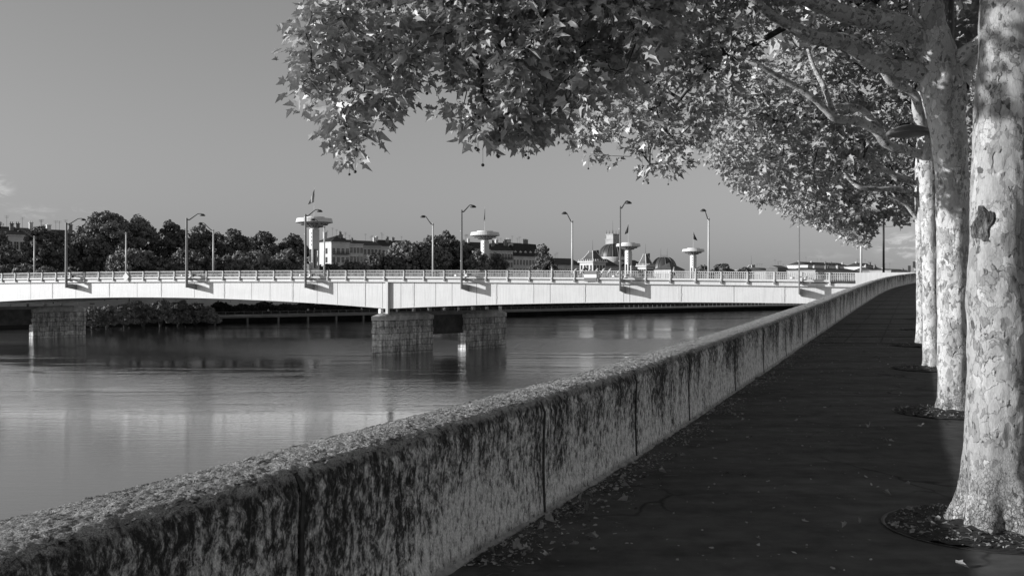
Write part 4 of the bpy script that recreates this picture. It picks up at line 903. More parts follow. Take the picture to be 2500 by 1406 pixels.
# buildings ----------------------------------------------------
BD = Vector((.746, .665, 0)).normalized(); BN = Vector((-.665, .746, 0)).normalized(); BA = math.atan2(BD.y, BD.x)
def chimney(mb, c, w_, d_, h_, mat=None):
    mb.box((c[0], c[1], c[2]+h_/2), (w_, d_, h_), BA); mb.box((c[0], c[1], c[2]+h_+.12), (w_+.3, d_+.3, .24), BA)
    for q in range(max(2, int(w_/.7))): mb.box((c[0]+(q-.5*(max(2, int(w_/.7))-1))*.6*BD.x, c[1]+(q-.5*(max(2, int(w_/.7))-1))*.6*BD.y, c[2]+h_+.5), (.25, .25, .55), BA)
def building(px0, px1, D0, ye, yr, lab, cols, rows, fl=3.6, wm='plaster', hip0=False, hip1=False, depth_=13, wsz=(1.15, 2.1), surround=True, chim=(), end_cols=0, ridge_off=.5, dorm=0, balc=(), arch=False, mans=None, name='old_building', rm='roof', belt=True, z_off=1.1):
    A = P(px0, CY, D0); A.z = 0; tt = (px1-CX)/F; L = (tt*A.y-A.x)/(BD.x-tt*BD.y)
    pt = lambda s, o_, z: A+BD*s+BN*o_+Vector((0, 0, z))
    ze = EYE-(ye-CY)/F*D0; zr = EYE-(yr-CY)/F*(D0+depth_*.5*BN.y)
    e = empty(name, pt(0, 0, STREET), label=lab, cat='building')
    mb = MB(); mb.prism([pt(0, 0, STREET), pt(L, 0, STREET), pt(L, depth_, STREET), pt(0, depth_, STREET)], (0, 0, ze-STREET)); mb.build('wall', M[wm], e)
    mb = MB(); mb.prism([pt(-.35, -.4, ze+.003), pt(L+.2, -.4, ze+.003), pt(L+.2, depth_+.4, ze+.003), pt(-.35, depth_+.4, ze+.003)], (0, 0, .35))
    if belt:
        for r_ in range(rows): mb.prism([pt(-.08, -.14, ze-z_off-.35-fl*(r_+1)+.9), pt(L, -.14, ze-z_off-.35-fl*(r_+1)+.9), pt(L, -.003, ze-z_off-.35-fl*(r_+1)+.9), pt(-.08, -.003, ze-z_off-.35-fl*(r_+1)+.9)], (0, 0, .3))
    mb.build('cornice', M[wm], e)
    h0 = depth_*.5 if hip0 else 0; h1 = depth_*.5 if hip1 else 0; z1 = ze+.355; m = depth_*ridge_off
    mb = MB(); a_, b_, c_, d_ = pt(-.4, -.45, z1), pt(L+.25, -.45, z1), pt(L+.25, depth_+.45, z1), pt(-.4, depth_+.45, z1); r0, r1 = pt(h0-.3, m, zr), pt(L-h1, m, zr)
    if mans:
        zm = ze+mans; q = [pt(1.0, .9, zm), pt(L-.6, .9, zm), pt(L-.6, depth_-.9, zm), pt(1.0, depth_-.9, zm)]; base = [a_, b_, c_, d_]; i = len(mb.v)
        mb.v += [tuple(p) for p in base+q]; mb.f += [(i+3, i+2, i+1, i)]+[(i+k, i+(k+1) % 4, i+4+(k+1) % 4, i+4+k) for k in range(4)]
        a_, b_, c_, d_ = q
    i = len(mb.v); mb.v += [tuple(p) for p in (a_, b_, c_, d_, r0, r1)]
    mb.f += [(i, i+1, i+5, i+4), (i+2, i+3, i+4, i+5), (i+1, i+2, i+5), (i+3, i, i+4)]
    if not mans: mb.f.append((i+3, i+2, i+1, i))
    rf = mb.build('roof', M[rm], e)
    bpy.context.view_layer.update()
    for k, (f_, hh, ww) in enumerate(chim):
        mb = MB(); q = pt(L*f_, m*(.55 if k % 2 else .9), 0); zq = zr-1.2; chimney(mb, (q.x, q.y, zq-.5), ww*.75, 1.0, hh*.55+1.0); mb.build('chimney', M['brick'] if k % 3 else M['plaster'], rf)
    # windows share meshes
    def win(ww, hh_, ox):
        mb = MB(); return mb
    wx = [(i+.5)*L/cols for i in range(cols)]; first = None
    for r_ in range(rows):
        zc = ze-z_off-fl*r_-wsz[1]/2
        for x_ in wx:
            if first is None:
                mb = MB(); mb.box((0, 0, 0), (wsz[0]+.34, .16, wsz[1]+.34)); 
                mb.box((0, -.06, -wsz[1]/2-.2), (wsz[0]+.6, .3, .14))
                if arch: mb.lathe((0, -.06, wsz[1]/2+.1), [(wsz[0]*.62, 0), (0, .75)], 10)
                fr = mb.build('window', M['plaster2' if surround else wm], None)
                mb = MB(); mb.box((0, -.1, 0), (wsz[0], .06, wsz[1])); gl = mb.build('pane', M['glass_dark'], None)
                mb = MB(); mb.box((0, -.14, 0), (.09, .03, wsz[1])); mb.box((0, -.14, wsz[1]*.18), (wsz[0], .03, .07)); mu = mb.build('mullion', M[wm], None)
                first = (fr, gl, mu); o = fr
                gl.parent = fr; mu.parent = fr
            else:
                o = first[0].copy(); COL.objects.link(o)
                for ch in first[1:]: c2 = ch.copy(); COL.objects.link(c2); c2.parent = o
            o.parent = e; o.matrix_parent_inverse = e.matrix_world.inverted(); o.location = pt(x_, -.06, zc); o.rotation_euler = (0, 0, BA)
    for r_ in balc:
        zc = ze-z_off-fl*r_-wsz[1]-.2; mb = MB(); mb.prism([pt(.2, -1.1, zc-.1), pt(L-.2, -1.1, zc-.1), pt(L-.2, -.1, zc-.1), pt(.2, -.1, zc-.1)], (0, 0, .18))
        for k in range(int(L/.35)): mb.box(pt(.3+k*.35, -1.05, zc+.5), (.06, .06, .95), BA)
        mb.bar(pt(.2, -1.05, zc+1.0), pt(L-.2, -1.05, zc+1.0), .09); mb.build('balcony', M['dark_metal'], e)
    for i in range(end_cols):
        o_ = depth_*(i+.5)/end_cols
        for r_ in range(rows):
            zc = ze-z_off-fl*r_-wsz[1]/2; mb = MB(); mb.box((0, 0, 0), (wsz[0]+.1, .12, wsz[1])); o = mb.build('end_window', M['glass_dark'], None)
            o.parent = e; o.matrix_parent_inverse = e.matrix_world.inverted(); o.location = pt(-.05, o_, zc); o.rotation_euler = (0, 0, BA+math.pi/2)
    for i in range(dorm):
        mb = MB(); x_ = (i+.5)*L/dorm; mb.box(pt(x_, .55, ze+1.5), (1.7, 1.2, 2.1), BA)
        mb.prism([pt(x_-1.1, -.1, ze+2.56), pt(x_+1.1, -.1, ze+2.56), pt(x_, -.1, ze+3.4)], BN*1.4); d = mb.build('dormer', M[wm], e)
        bpy.context.view_layer.update()
        mb = MB(); mb.box(pt(x_, -.08, ze+1.4), (.95, .06, 1.6), BA); mb.build('dormer_pane', M['glass_dark'], d)
    # thin aerials
    rg = random.Random(int(px0)+5)
    for k in range(3):
        mb = MB(); q = pt(L*rg.uniform(.1, .9), m, zr-.3); hh = rg.uniform(2.5, 4.2); mb.tube([q, q+Vector((0, 0, hh))], .05, 4)
        for j in range(3): mb.bar(q+Vector((-.8+.1*j, 0, hh-.35*j)), q+Vector((.8-.1*j, 0, hh-.35*j)), .04)
        mb.build('aerial', M['dark_metal'], e)
    return e, pt, L, ze, zr
bpy.context.view_layer.update()
building(809, 853.5, 470, 592, 573.5, 'old corner building with hipped roof and sunlit end wall beside the largest disc tower', 4, 4, 4.2, 'plaster', hip0=True, chim=((.12, 3.2, 2.2), (.75, 3.6, 1.6), (1.0, 1.6, 2.2)), balc=(0,), end_cols=2, wsz=(1.5, 2.6), z_off=2.6, depth_=17)
building(853.6, 886.5, 482.5, 596, 585, 'middle old building with four upper windows, between the corner building and the gabled one', 4, 4, 4.3, 'plaster', chim=((.05, 2.2, 2.4), (.45, 2.0, 1.2)), wsz=(1.3, 2.7), z_off=1.6)
building(886.6, 931, 492, 600.5, 587, 'third old building, plain fronted with a long dark roof meeting the bushy trees', 5, 4, 4.5, 'plaster3', chim=((.98, 4.0, 2.0),), wsz=(1.3, 2.9), z_off=1.6)
building(931.1, 1010, 505, 603, 585, 'dark roofed old building mostly hidden behind the bushy tree group', 8, 3, 4.4, 'plaster', chim=((.05, 3.6, 1.6), (.3, 3.4, 1.6), (.55, 3.2, 2.0)), wsz=(1.3, 2.8), z_off=1.6)
building(1075, 1146, 475, 606, 589, 'old building with dark roof behind the tall near lamp post', 7, 3, 4.2, 'plaster', chim=((.75, 3.5, 1.8), (.95, 2.5, 1.4)), wsz=(1.3, 2.5))
building(1146.1, 1196, 492, 609, 590, 'old building with dark roof behind the second disc tower', 6, 3, 4.2, 'plaster', chim=((.3, 3.4, 1.4), (.85, 2.5, 1.4)), wsz=(1.3, 2.5), z_off=1.6)
building(1196.1, 1224.5, 505, 613, 594, 'narrow old building with four round topped windows right of the second disc tower', 4, 4, 4.4, 'plaster', chim=((.1, 2.5, 1.2), (.6, 3.5, 2.0)), arch=True, wsz=(1.3, 2.4), balc=(0,), z_off=1.4)
building(1224.6, 1252, 512, 613.5, 592, 'narrow old building with round topped windows and balcony, next to the ornate one', 4, 4, 4.4, 'plaster', chim=((.2, 3.4, 2.0), (.7, 3.6, 2.4)), arch=True, wsz=(1.3, 2.4), balc=(0,), z_off=1.4)
building(1252.1, 1313, 520, 627, 592, 'ornate pale corner building with mansard roof, dormers and two big sunlit chimneys', 8, 4, 4.6, 'plaster', chim=((.1, 4.0, 4.6), (.66, 4.0, 4.8)), dorm=5, mans=7.0, wsz=(1.25, 2.7), balc=(), z_off=1.5, hip1=True)
building(-60, 62, 300, 573, 550, 'leftmost old building with four brick chimneys and pale front behind the dark trees', 8, 4, 4.0, 'plaster', chim=((.58, 3.0, 1.6), (.8, 2.4, 1.4), (.98, 2.8, 1.4)), wsz=(1.25, 2.4), z_off=1.8, surround=True, depth_=16)
building(62.1, 128, 322, 577, 556, 'second leftmost old building whose chimneys rise over the dark round tree', 7, 4, 4.0, 'plaster', chim=((.45, 4.2, 1.4), (.8, 2.0, 1.6)), wsz=(1.25, 2.4), z_off=1.6, depth_=16)
building(128.1, 200, 336, 584, 560, 'old building with sloping roof partly hidden by the tallest tree', 6, 4, 4.0, 'plaster3', chim=((.1, 3.6, 1.8), (.75, 4.0, 1.6)), wsz=(1.25, 2.4), z_off=1.6, depth_=16)
# university wings and pavilions
building(1345, 1424, 560, 648, 629, 'long low dark roofed hall left of the first pyramid roof pavilion', 14, 2, 4.4, 'plaster3', chim=((.04, 2.0, 1.6), (.22, 2.2, 1.6)), wsz=(1.4, 2.8), z_off=1.8, depth_=20, name='university_hall', rm='roof')
building(1472, 1512, 575, 651, 631, 'dark roofed wing between the pyramid pavilion and the big dome', 8, 2, 4.4, 'plaster3', wsz=(1.4, 2.8), z_off=1.8, depth_=20, name='university_hall')
building(1541, 1580, 590, 651, 634, 'dark roofed wing between the third disc tower and the second pavilion', 8, 2, 4.4, 'plaster3', wsz=(1.4, 2.8), z_off=1.8, depth_=20, name='university_hall')
def pavilion(px, wpx, ye, yt, D, lab, ymid=None, wm='plaster'):
    c = P(px, CY, D); w_ = wpx/F*D; ze = EYE-(ye-CY)/F*D; zt = EYE-(yt-CY)/F*D; h = zt-ze; e = empty('pavilion', (c.x, c.y, STREET), label=lab, cat='building')
    an = BA; q = lambda u, v, z: Vector((c.x, c.y, 0))+BD*u+BN*v+Vector((0, 0, z)); a = w_*.36
    mb = MB(); mb.prism([q(-a, -a, STREET), q(a, -a, STREET), q(a, a, STREET), q(-a, a, STREET)], (0, 0, ze-STREET)); mb.build('wall', M[wm], e)
    mb = MB(); mb.prism([q(-a-.9, -a-.9, ze+.003), q(a+.9, -a-.9, ze+.003), q(a+.9, a+.9, ze+.003), q(-a-.9, a+.9, ze+.003)], (0, 0, .7))
    for k in range(7):
        for s_ in (-1, 1): mb.box(q(-a+k*2*a/6, s_*(a+.6), ze+1.2), (.35, .35, 1.1), an); mb.box(q(s_*(a+.6), -a+k*2*a/6, ze+1.2), (.35, .35, 1.1), an)
    mb.build('cornice', M[wm], e)
    mb = MB(); lv = [(a*.98, .7), (a*.62, h*.45), (a*.30, h*.86), (a*.26, h), (0, h)]; i = len(mb.v)
    for (r_, z) in lv: mb.v += [tuple(q(x*r_, y*r_, ze+z)) for x, y in ((-1, -1), (1, -1), (1, 1), (-1, 1))]
    for k in range(len(lv)-1): mb.f += [(i+k*4+j, i+k*4+(j+1) % 4, i+k*4+4+(j+1) % 4, i+k*4+4+j) for j in range(4)]
    rf = mb.build('roof', M['slate'], e); mb = MB()
    for x, y in ((-1, -1), (1, -1), (-1, 1)):
        mb.tube([q(x*lv[k][0], y*lv[k][0], ze+lv[k][1]) for k in range(4)], .28, 5)
    mb.build('roof_ribs', M['plaster2'], e)
    mb = MB(); mb.tube([q(0, 0, ze+h), q(0, 0, ze+h+6)], [.12, .04], 5); mb.box(q(a*.5, -a*.2, ze+h*.8), (1.6, 1.2, h*.5), an); mb.build('spire', M['dark_metal'], e)
    mb = MB()
    for k in range(4):
        mb.box(q(-a*.7+k*a*.47, -a-.04, ze-3.4), (1.4, .1, 3.6), an); mb.box(q(-a-.04, -a*.7+k*a*.47, ze-3.4), (.1, 1.2, 3.6), an)
    mb.build('windows', M['glass_dark'], e)
pavilion(1447, 62, 641, 612, 565, 'pavilion with tall pyramid roof right above the striped board')
pavilion(1576, 38, 651, 620, 590, 'smaller pavilion with pyramid roof right of the third disc tower')
pavilion(1834, 34, 660, 647, 640, 'very low pyramid roofed pavilion beside the low round tree at right', wm='plaster3')
def dome(px, wpx, yb, yt, D, lab, ribs, lantern, elong=1.0):
    c = P(px, CY, D); r_ = wpx/2/F*D; zb = EYE-(yb-CY)/F*D; zt = EYE-(yt-CY)/F*D; h = zt-zb; e = empty('dome', (c.x, c.y, zb), label=lab, cat='dome')
    mb = MB(); mb.lathe((c.x, c.y, zb), [(r_*math.cos(a)**.8, h*math.sin(a)) for a in np.linspace(0, 1.28, 12)]+[(0, h)], 48); o = mb.build('shell', M['dome'], e, True)
    mb = MB(); mb.lathe((c.x, c.y, zb), [(r_*1.03, -.01), (r_*1.06, -.6), (r_*1.04, -3.6), (r_*.9, -3.7)], 48); mb.build('drum', M['plaster'], e)
    mb = MB()
    for k in range(ribs):
        a = k*2*math.pi/ribs+.3; mb.tube([(c.x+r_*math.cos(t_)**.8*math.cos(a)*1.01, c.y+r_*math.cos(t_)**.8*math.sin(a)*1.01, zb+h*math.sin(t_)) for t_ in np.linspace(0, 1.25, 9)], .25, 4)
    mb.build('ribs', M['slate'], e)
    if lantern:
        mb = MB(); l = r_*.36; mb.box((c.x, c.y, zt+1.4), (2*l, 2*l, 2.8), BA); mb.box((c.x, c.y, zt+3.0), (2.2*l, 2.2*l, .4), BA); mb.box((c.x, c.y, zt+4.6), (1.75*l, 1.75*l, 3.0), BA); mb.box((c.x, c.y, zt+6.2), (2.0*l, 2.0*l, .35), BA)
        mb.build('lantern', M['plaster3'], e); mb = MB()
        for u in (-1, 0, 1):
            for v in (-1, 1): p_ = Vector((c.x, c.y, zt+6.3))+BD*u*l*.85+BN*v*l*.85; mb.tube([p_, p_+Vector((0, 0, 2.6))], [.22, .04], 5)
        mb.tube([(c.x, c.y, zt+6.3), (c.x, c.y, zt+15)], [.12, .04], 5); mb.build('finials', M['dark_metal'], e)
    else:
        mb = MB(); 
        for u in (-1, 1): p_ = Vector((c.x, c.y, zt-.5))+Vector((u*r_*.25, 0, 0)); mb.tube([p_, p_+Vector((0, 0, 6))], [.12, .04], 5)
        mb.bar((c.x-r_*.25, c.y, zt+.8), (c.x+r_*.25, c.y, zt+.8), .15); mb.build('finials', M['dark_metal'], e)
dome(1496, 70, 628, 596, 640, 'big dark ribbed dome with stepped lantern behind the third disc tower', 16, True)
dome(1621, 62, 660, 627, 640, 'low broad dark domed hall roof left of the farthest disc tower', 10, False)
mb = MB(); 
e = empty('gabled_house', P(1634, 650, 540), label='small house with low pyramid roof in front of the low domed hall', cat='building')
c = P(1634, CY, 540); a = 26/F*540; q = lambda u, v, z: Vector((c.x, c.y, 0))+BD*u+BN*v+Vector((0, 0, z)); ze = EYE-(659-CY)/F*540; zt = EYE-(641-CY)/F*540
MB().prism([q(-a, -a, STREET), q(a, -a, STREET), q(a, a, STREET), q(-a, a, STREET)], (0, 0, ze-STREET)).build('wall', M['plaster'], e)
mb = MB(); mb.v = [tuple(q(x*a*1.08, y*a*1.08, ze+.01)) for x, y in ((-1, -1), (1, -1), (1, 1), (-1, 1))]+[tuple(q(0, 0, zt))]; mb.f = [(0, 1, 4), (1, 2, 4), (2, 3, 4), (3, 0, 4), (3, 2, 1, 0)]; mb.build('roof', M['slate'], e)
# low roofs at the right
building(1830, 1905, 700, 660, 655, 'very low flat roofed building seen over the railing left of the glass lantern roof', 8, 1, 4, 'plaster2', wsz=(1.6, 1.6), name='low_building', rm='slate', depth_=18, z_off=1.0)
building(1878, 1990, 620, 663, 653.5, 'long dark low roof behind the last near lamp post', 10, 1, 4, 'plaster3', wsz=(1.6, 1.6), name='low_building', depth_=24, z_off=1)
building(1898, 1922, 600, 655, 648, 'small glazed lantern roof standing on the long dark roof', 5, 1, 2, 'slate', wsz=(1.6, 1.2), name='roof_lantern', rm='slate', depth_=8, z_off=.5, surround=False)
building(1972, 2072, 760, 648, 639, 'long pale apartment block with dark roof and chimneys, highest of the right skyline', 10, 3, 4.0, 'plaster2', chim=((.3, 1.6, 1.6), (.55, 1.5, 1.6), (.78, 1.6, 1.6), (.98, 1.2, 1.6)), wsz=(1.5, 2.3), name='apartment_building', depth_=18, z_off=1.6)
building(1990, 2098, 560, 661, 653, 'dark roofed building with a row of chimneys below the pale apartment block', 12, 1, 4, 'plaster3', chim=((.25, 2.5, 1.6), (.4, 3, 2), (.55, 2.6, 2), (.66, 3, 1.6), (.8, 2.4, 2)), wsz=(1.4, 1.8), depth_=18, z_off=1)
building(2112, 2140, 700, 652, 642, 'pale gabled building right of the far mast', 4, 3, 4, 'plaster2', chim=((.05, 2, 2.4), (.9, 1.6, 2)), wsz=(1.4, 2.0), depth_=16, z_off=1)
building(2132, 2165, 640, 661, 652, 'dark stepped building at the foot of the tall dark mast', 4, 1, 4, 'brick', chim=((.1, 3, 2.6), (.5, 3.4, 2)), wsz=(1.4, 1.8), depth_=14, z_off=1)
building(2175, 2222, 620, 661, 656, 'low dark building with small chimneys near the wall end', 5, 1, 4, 'plaster3', chim=((.1, 2, 2.6), (.9, 1.4, 1.6)), wsz=(1.4, 1.8), depth_=14, z_off=1)
for k, (px, y0, D, lab, w_) in enumerate(((2219, 650, 128, 'narrow dark signal box on a thin post at the wall end', .35), (2234, 640, 122, 'square sign on a striped post beside the tree trunks', .65))):
    c = P(px, y0, D); e = empty('road_sign', (c.x, c.y, 2.6), label=lab, cat='sign'); mb = MB(); mb.tube([(c.x, c.y, 2.6), (c.x, c.y, c.z)], .06, 6); mb.build('post', M['lamp_bright'] if k else M['dark_metal'], e)
    mb = MB(); mb.box((c.x, c.y-.08, c.z-.3), (w_, .12, .75)); mb.build('plate', M['grey_metal'], e)
    if k:
        mb = MB()
        for q in range(3): mb.tube([(c.x, c.y, 2.9+q*.6), (c.x, c.y, 3.2+q*.6)], .075, 6)
        mb.build('bands', M['dark_metal'], e)
# people on the far quay
for k, (px, lab, dk_) in enumerate(((655, 'person in pale top standing on the far quay under the terrace frames', 0), (752, 'person in pale clothes walking on the far promenade', 0), (768, 'person in dark clothes standing by the hedge on the far quay', 1), (883, 'person with a white top sitting on the far quay left of the stone pier', 0))):
    s_ = ks(px, 5); q = K(s_, 5, LOW+.03); person(q, R(40+60*k), dict(stride=.12), M['cloth_dark' if dk_ else 'cloth_light'], M['cloth_dark'], lab)

# ------------------------------------------------------------ near row of plane trees
def catmull(pts, n):
    out_ = []; m = len(pts)
    for i in range(m-1):
        p0, p1, p2, p3 = pts[max(i-1, 0)], pts[i], pts[i+1], pts[min(i+2, m-1)]
        for k in range(n):
            t_ = k/n; out_.append(tuple(.5*((2*p1[j])+(-p0[j]+p2[j])*t_+(2*p0[j]-5*p1[j]+4*p2[j]-p3[j])*t_*t_+(-p0[j]+3*p1[j]-3*p2[j]+p3[j])*t_**3) for j in range(len(p1))))
    out_.append(tuple(pts[-1])); return out_
def limb(pts, nseg, nring, name, mat, parent, disp=.012, flute=0, flare=0, z0=0, seed=0, burl=None):
    """pts: (x,y,z,r); tapered, uneven limb"""
    cp = catmull(pts, nseg); m = len(cp); vs = []; ref = None
    for k, (x, y, z, r_) in enumerate(cp):
        a, b_ = Vector(cp[max(k-1, 0)][:3]), Vector(cp[min(k+1, m-1)][:3]); t_ = (b_-a).normalized()
        if ref is None: ref = Vector((1, 0, 0)) if abs(t_.x) < .8 else Vector((0, 0, 1))
        ref = (ref-t_*ref.dot(t_)).normalized(); bi = t_.cross(ref)
        for j in range(nring):
            an = 2*math.pi*j/nring; dr = ref*math.cos(an)+bi*math.sin(an); rr_ = r_
            c = Vector((x, y, z)); pv = c+dr*r_
            rr_ += disp*r_/.2*(noise.fractal(pv*Vector((3.2, 3.2, 1.6)) if False else Vector((pv.x*3.5, pv.y*3.5, pv.z*1.5+seed)), .7, 2, 4)*1.3)
            if flute: rr_ += r_*flute*math.sin(an*3+z*1.1+seed)*math.cos(an*2-z*.7)
            if flare:
                h_ = max(0, z-z0); f_ = math.exp(-h_/.22); rr_ += r_*flare*f_*(1+.55*math.sin(an*5+seed)+.3*math.sin(an*9+2*seed))
                rr_ += .012*f_*noise.noise(pv*22)
            if burl:
                for (bc, br_, bh) in burl:
                    dd = (pv-bc); dd = Vector((dd.x, dd.y, dd.z*.62)).length; 
                    if dd < br_*1.6: rr_ += bh*math.exp(-(dd/br_-.95)**2*9)+(-bh*.3 if dd < br_*.7 else 0)+.012*noise.noise(pv*30)*(1 if dd < br_ else 0)
            vs.append(c+dr*rr_)
    idx = np.arange(m*nring).reshape(m, nring); a = idx[:-1]; b_ = idx[1:]; lp = np.stack([a, np.roll(a, -1, 1), np.roll(b_, -1, 1), b_], 2).reshape(-1)
    o = np_mesh(name, np.array([tuple(v) for v in vs]), 4, lp, mat, parent); o.data.polygons.foreach_set('use_smooth', [True]*len(o.data.polygons)); return o
def PL(lst):                                 # (px, py, D, rpx) -> x,y,z,r
    return [(*P(px, py, D), r_/F*D) for (px, py, D, r_) in lst]
# maple-like plane leaf: two lobed halves folded on the midrib
HALF = [(0, 0), (.10, -.07), (.40, -.10), (.30, .13), (.56, .42), (.27, .44), (.20, .60), (0, 1.0)]
def leaves(name, cent, size, tip, nor, mat, parent, rng, fold=.35, simple_=False, **k):
    n = len(cent); tip = tip/np.linalg.norm(tip, axis=1)[:, None]; nor = nor-(nor*tip).sum(1)[:, None]*tip; nor /= np.linalg.norm(nor, axis=1)[:, None]+1e-9; sd = np.cross(tip, nor)
    H_ = np.array([(0, 0), (.34, -.06), (.5, .42), (.2, .55), (0, 1.0)] if simple_ else HALF); m = len(H_); V_ = []
    fd = rng.uniform(.1, fold*2.6, n); curl = rng.uniform(-.35, .6, n)
    for sg in (1, -1):
        h = H_ if sg == 1 else H_[::-1]
        x = sg*h[:, 0][None]*rng.uniform(.85, 1.1, n)[:, None]; y = h[:, 1][None]*np.ones((n, 1))-.0
        z = np.abs(x)*np.sin(fd)[:, None]-(y-.4)**2*curl[:, None]-np.abs(x)**2*curl[:, None]
        V_.append(cent[:, None]+(sd[:, None]*(x*np.cos(fd)[:, None])[..., None]+tip[:, None]*y[..., None]+nor[:, None]*z[..., None])*size[:, None, None])
    v = np.stack(V_, 1).reshape(-1, 3); return np_mesh(name, v, m, np.arange(n*2*m), mat, parent, **k)
def inpoly(px, py, poly):
    c = np.zeros(len(px), bool); n = len(poly)
    for i in range(n):
        x0, y0 = poly[i]; x1, y1 = poly[(i+1) % n]
        if y0 == y1: continue
        t_ = ((y0 > py) != (y1 > py)) & (px < (x1-x0)*(py-y0)/(y1-y0)+x0); c ^= t_
    return c
def region(poly, D0, D1, n, rng, holes=(), gap=.0, gs=1.0):
    P_ = np.array(poly); out_ = []
    while sum(map(len, out_)) < n:
        x = rng.uniform(P_[:, 0].min(), P_[:, 0].max(), n); y = rng.uniform(P_[:, 1].min(), P_[:, 1].max(), n); D = rng.uniform(D0, D1, n); k = inpoly(x, y, poly)
        for (hx, hy, hr, hs) in holes: k &= ((x-hx)**2+((y-hy)*hs)**2) > hr**2
        w_ = np.stack([(x-CX)/F*D, D, EYE-(y-CY)/F*D], 1)
        if gap:
            nn_ = np.array([noise.noise(Vector(q)*gs) for q in w_]); k &= nn_ > gap
        out_.append(w_[k])
    return np.concatenate(out_)[:n]
def sprays(c, rng, per, size, rad):
    """leaves fan out round every spray centre, blades hanging"""
    n = len(c); cc = np.repeat(c, per, 0); m = len(cc); a = rng.uniform(0, 2*math.pi, m); dn = rng.uniform(-.15, 1.25, m)
    tip = np.stack([np.cos(a), np.sin(a), -dn], 1); tip /= np.linalg.norm(tip, axis=1)[:, None]
    sprn = np.repeat(rng.normal(size=(n, 3))*.45+np.array([-.8, -.42, .32]), per, 0); nor = sprn+rng.normal(size=(m, 3))*.45
    cen = cc+tip*rad*rng.uniform(.15, 1.0, m)[:, None]+rng.normal(size=(m, 3))*rad*.28; s_ = size*rng.choice([.55, .75, 1.0, 1.25], m)*rng.uniform(.85, 1.15, m); return cen, s_, tip, nor
def twigs(c, roots, parent, rng, name='twigs', r0=.02, rmin=.0035, mat='twig', n=4, step=None):
    """spanning tree from the limbs to the spray centres"""
    c = np.array(c); R_ = np.array(roots); N_ = len(c); pts = np.concatenate([R_, c]); nr = len(R_); par = np.full(len(pts), -1); best = np.full(N_, 1e9); bi = np.zeros(N_, int)
    cost0 = np.zeros(len(pts)); done = np.zeros(N_, bool)
    for i in range(nr):
        d = np.linalg.norm(c-pts[i], axis=1); u = d < best; best[u] = d[u]; bi[u] = i
    order = []
    for _ in range(N_):
        b_ = np.where(done, 1e9, best); k = int(b_.argmin()); done[k] = True; par[nr+k] = bi[k]; order.append(nr+k); cost0[nr+k] = cost0[bi[k]]+np.linalg.norm(c[k]-pts[bi[k]])
        d = np.linalg.norm(c-c[k], axis=1)+cost0[nr+k]*.25; u = d < best; best[u] = d[u]; bi[u] = nr+k
    wgt = np.ones(len(pts))
    for i in reversed(order): wgt[par[i]] += wgt[i]
    mb = MB()
    for i in order:
        a, b_ = Vector(pts[par[i]]), Vector(pts[i]); 
        if (a-b_).length > 3.5: continue
        r_ = min(r0, rmin*wgt[i]**.45); ra = min(r0, rmin*wgt[par[i]]**.45) if par[i] >= nr else r_*1.2; mid = (a+b_)/2+Vector(rng.normal(size=3)*.09*(a-b_).length)+Vector((0, 0, .05*(a-b_).length)); mb.tube([a, mid, b_], [min(ra, r_*1.6), r_, r_*.8], n, False)
    return mb.build(name, M[mat], parent, True, kind='stuff')
def plane_tree(D, X, label, gi=None):
    e = empty('plane_tree', (X, D, gz(D)), label=label, cat='tree', group='row of plane trees along the parapet'); return e
def pit(X, D, lab, n=260, rad=.70):
    z = gz(D); e = empty('tree_pit', (X, D, z), label=lab, cat='tree pit', group='round planting pits of the plane trees')
    mb = MB(); i0 = 0; q = 48
    mb.lathe((X, D, z), [(rad+.014, .003), (rad+.014, .009), (rad, .009), (rad-.012, .004)], q); mb.build('rim', M['rim_metal'], e)
    mb = MB(); rg = random.Random(int(D*10)); 
    pr = [(rad-.012, .006), (rad*.8, .010), (rad*.5, .03), (rad*.2, .06), (0, .07)]
    mb.lathe((X, D, z), pr, q)
    mb.v = [(a, b_, c+.02*noise.noise(Vector((a*9, b_*9, 1)))+.015*noise.noise(Vector((a*25, b_*25, 1)))+.003) for a, b_, c in mb.v]; mb.build('soil', M['soil'], e, True)
    rng = np.random.default_rng(int(D*7)); a = rng.uniform(0, 2*math.pi, n); r_ = rad*np.sqrt(rng.uniform(.12, .95, n)); c = np.stack([X+r_*np.cos(a), D+r_*np.sin(a), z+.04+.03*(1-r_/rad)+rng.uniform(0, .03, n)], 1)
    v, l = cards(c-np.array([0, 0, .03]), np.where(rng.uniform(0, 1, n) < .86, rng.uniform(.008, .026, n), rng.uniform(.03, .065, n)), np.array([[0, 0, 2.0]]), rng); np_mesh('leaf_litter', v, 5, l, M['litter_dark'], e, kind='stuff')
    mb = MB()
    for k in range(n//4):
        a_ = rng.uniform(0, 6.28); p_ = Vector(c[k]); d_ = Vector((math.cos(a_), math.sin(a_), rng.uniform(-.1, .25)))*rng.uniform(.02, .09); p_.z -= .035; mb.tube([p_, p_+d_*.5+Vector((0, 0, .006)), p_+d_], .0013, 3)
    mb.build('fallen_twigs', M['dry_twig'], e, kind='stuff')

# ---- tree 1
t1 = plane_tree(7.04, 3.44, 'nearest plane tree, thick mottled trunk with a dark rough scar at the right edge')
bc = P(2403, 545, 6.86)
limb(PL([(2440, 1302, 7.04, 82), (2438, 1240, 7.04, 79), (2437, 1150, 7.04, 76), (2437, 1000, 7.04, 75), (2439, 840, 7.04, 73), (2441, 640, 7.04, 73), (2447, 450, 7.04, 72), (2456, 280, 7.04, 71), (2466, 80, 7.04, 72), (2478, -120, 7.04, 74), (2486, -300, 7.04, 80), (2480, -420, 7.04, 70)]), 26, 120, 'trunk', M['bark'], t1, .013, .02, .40, gz(7.04), 1.3, [(bc, .12, .010)])
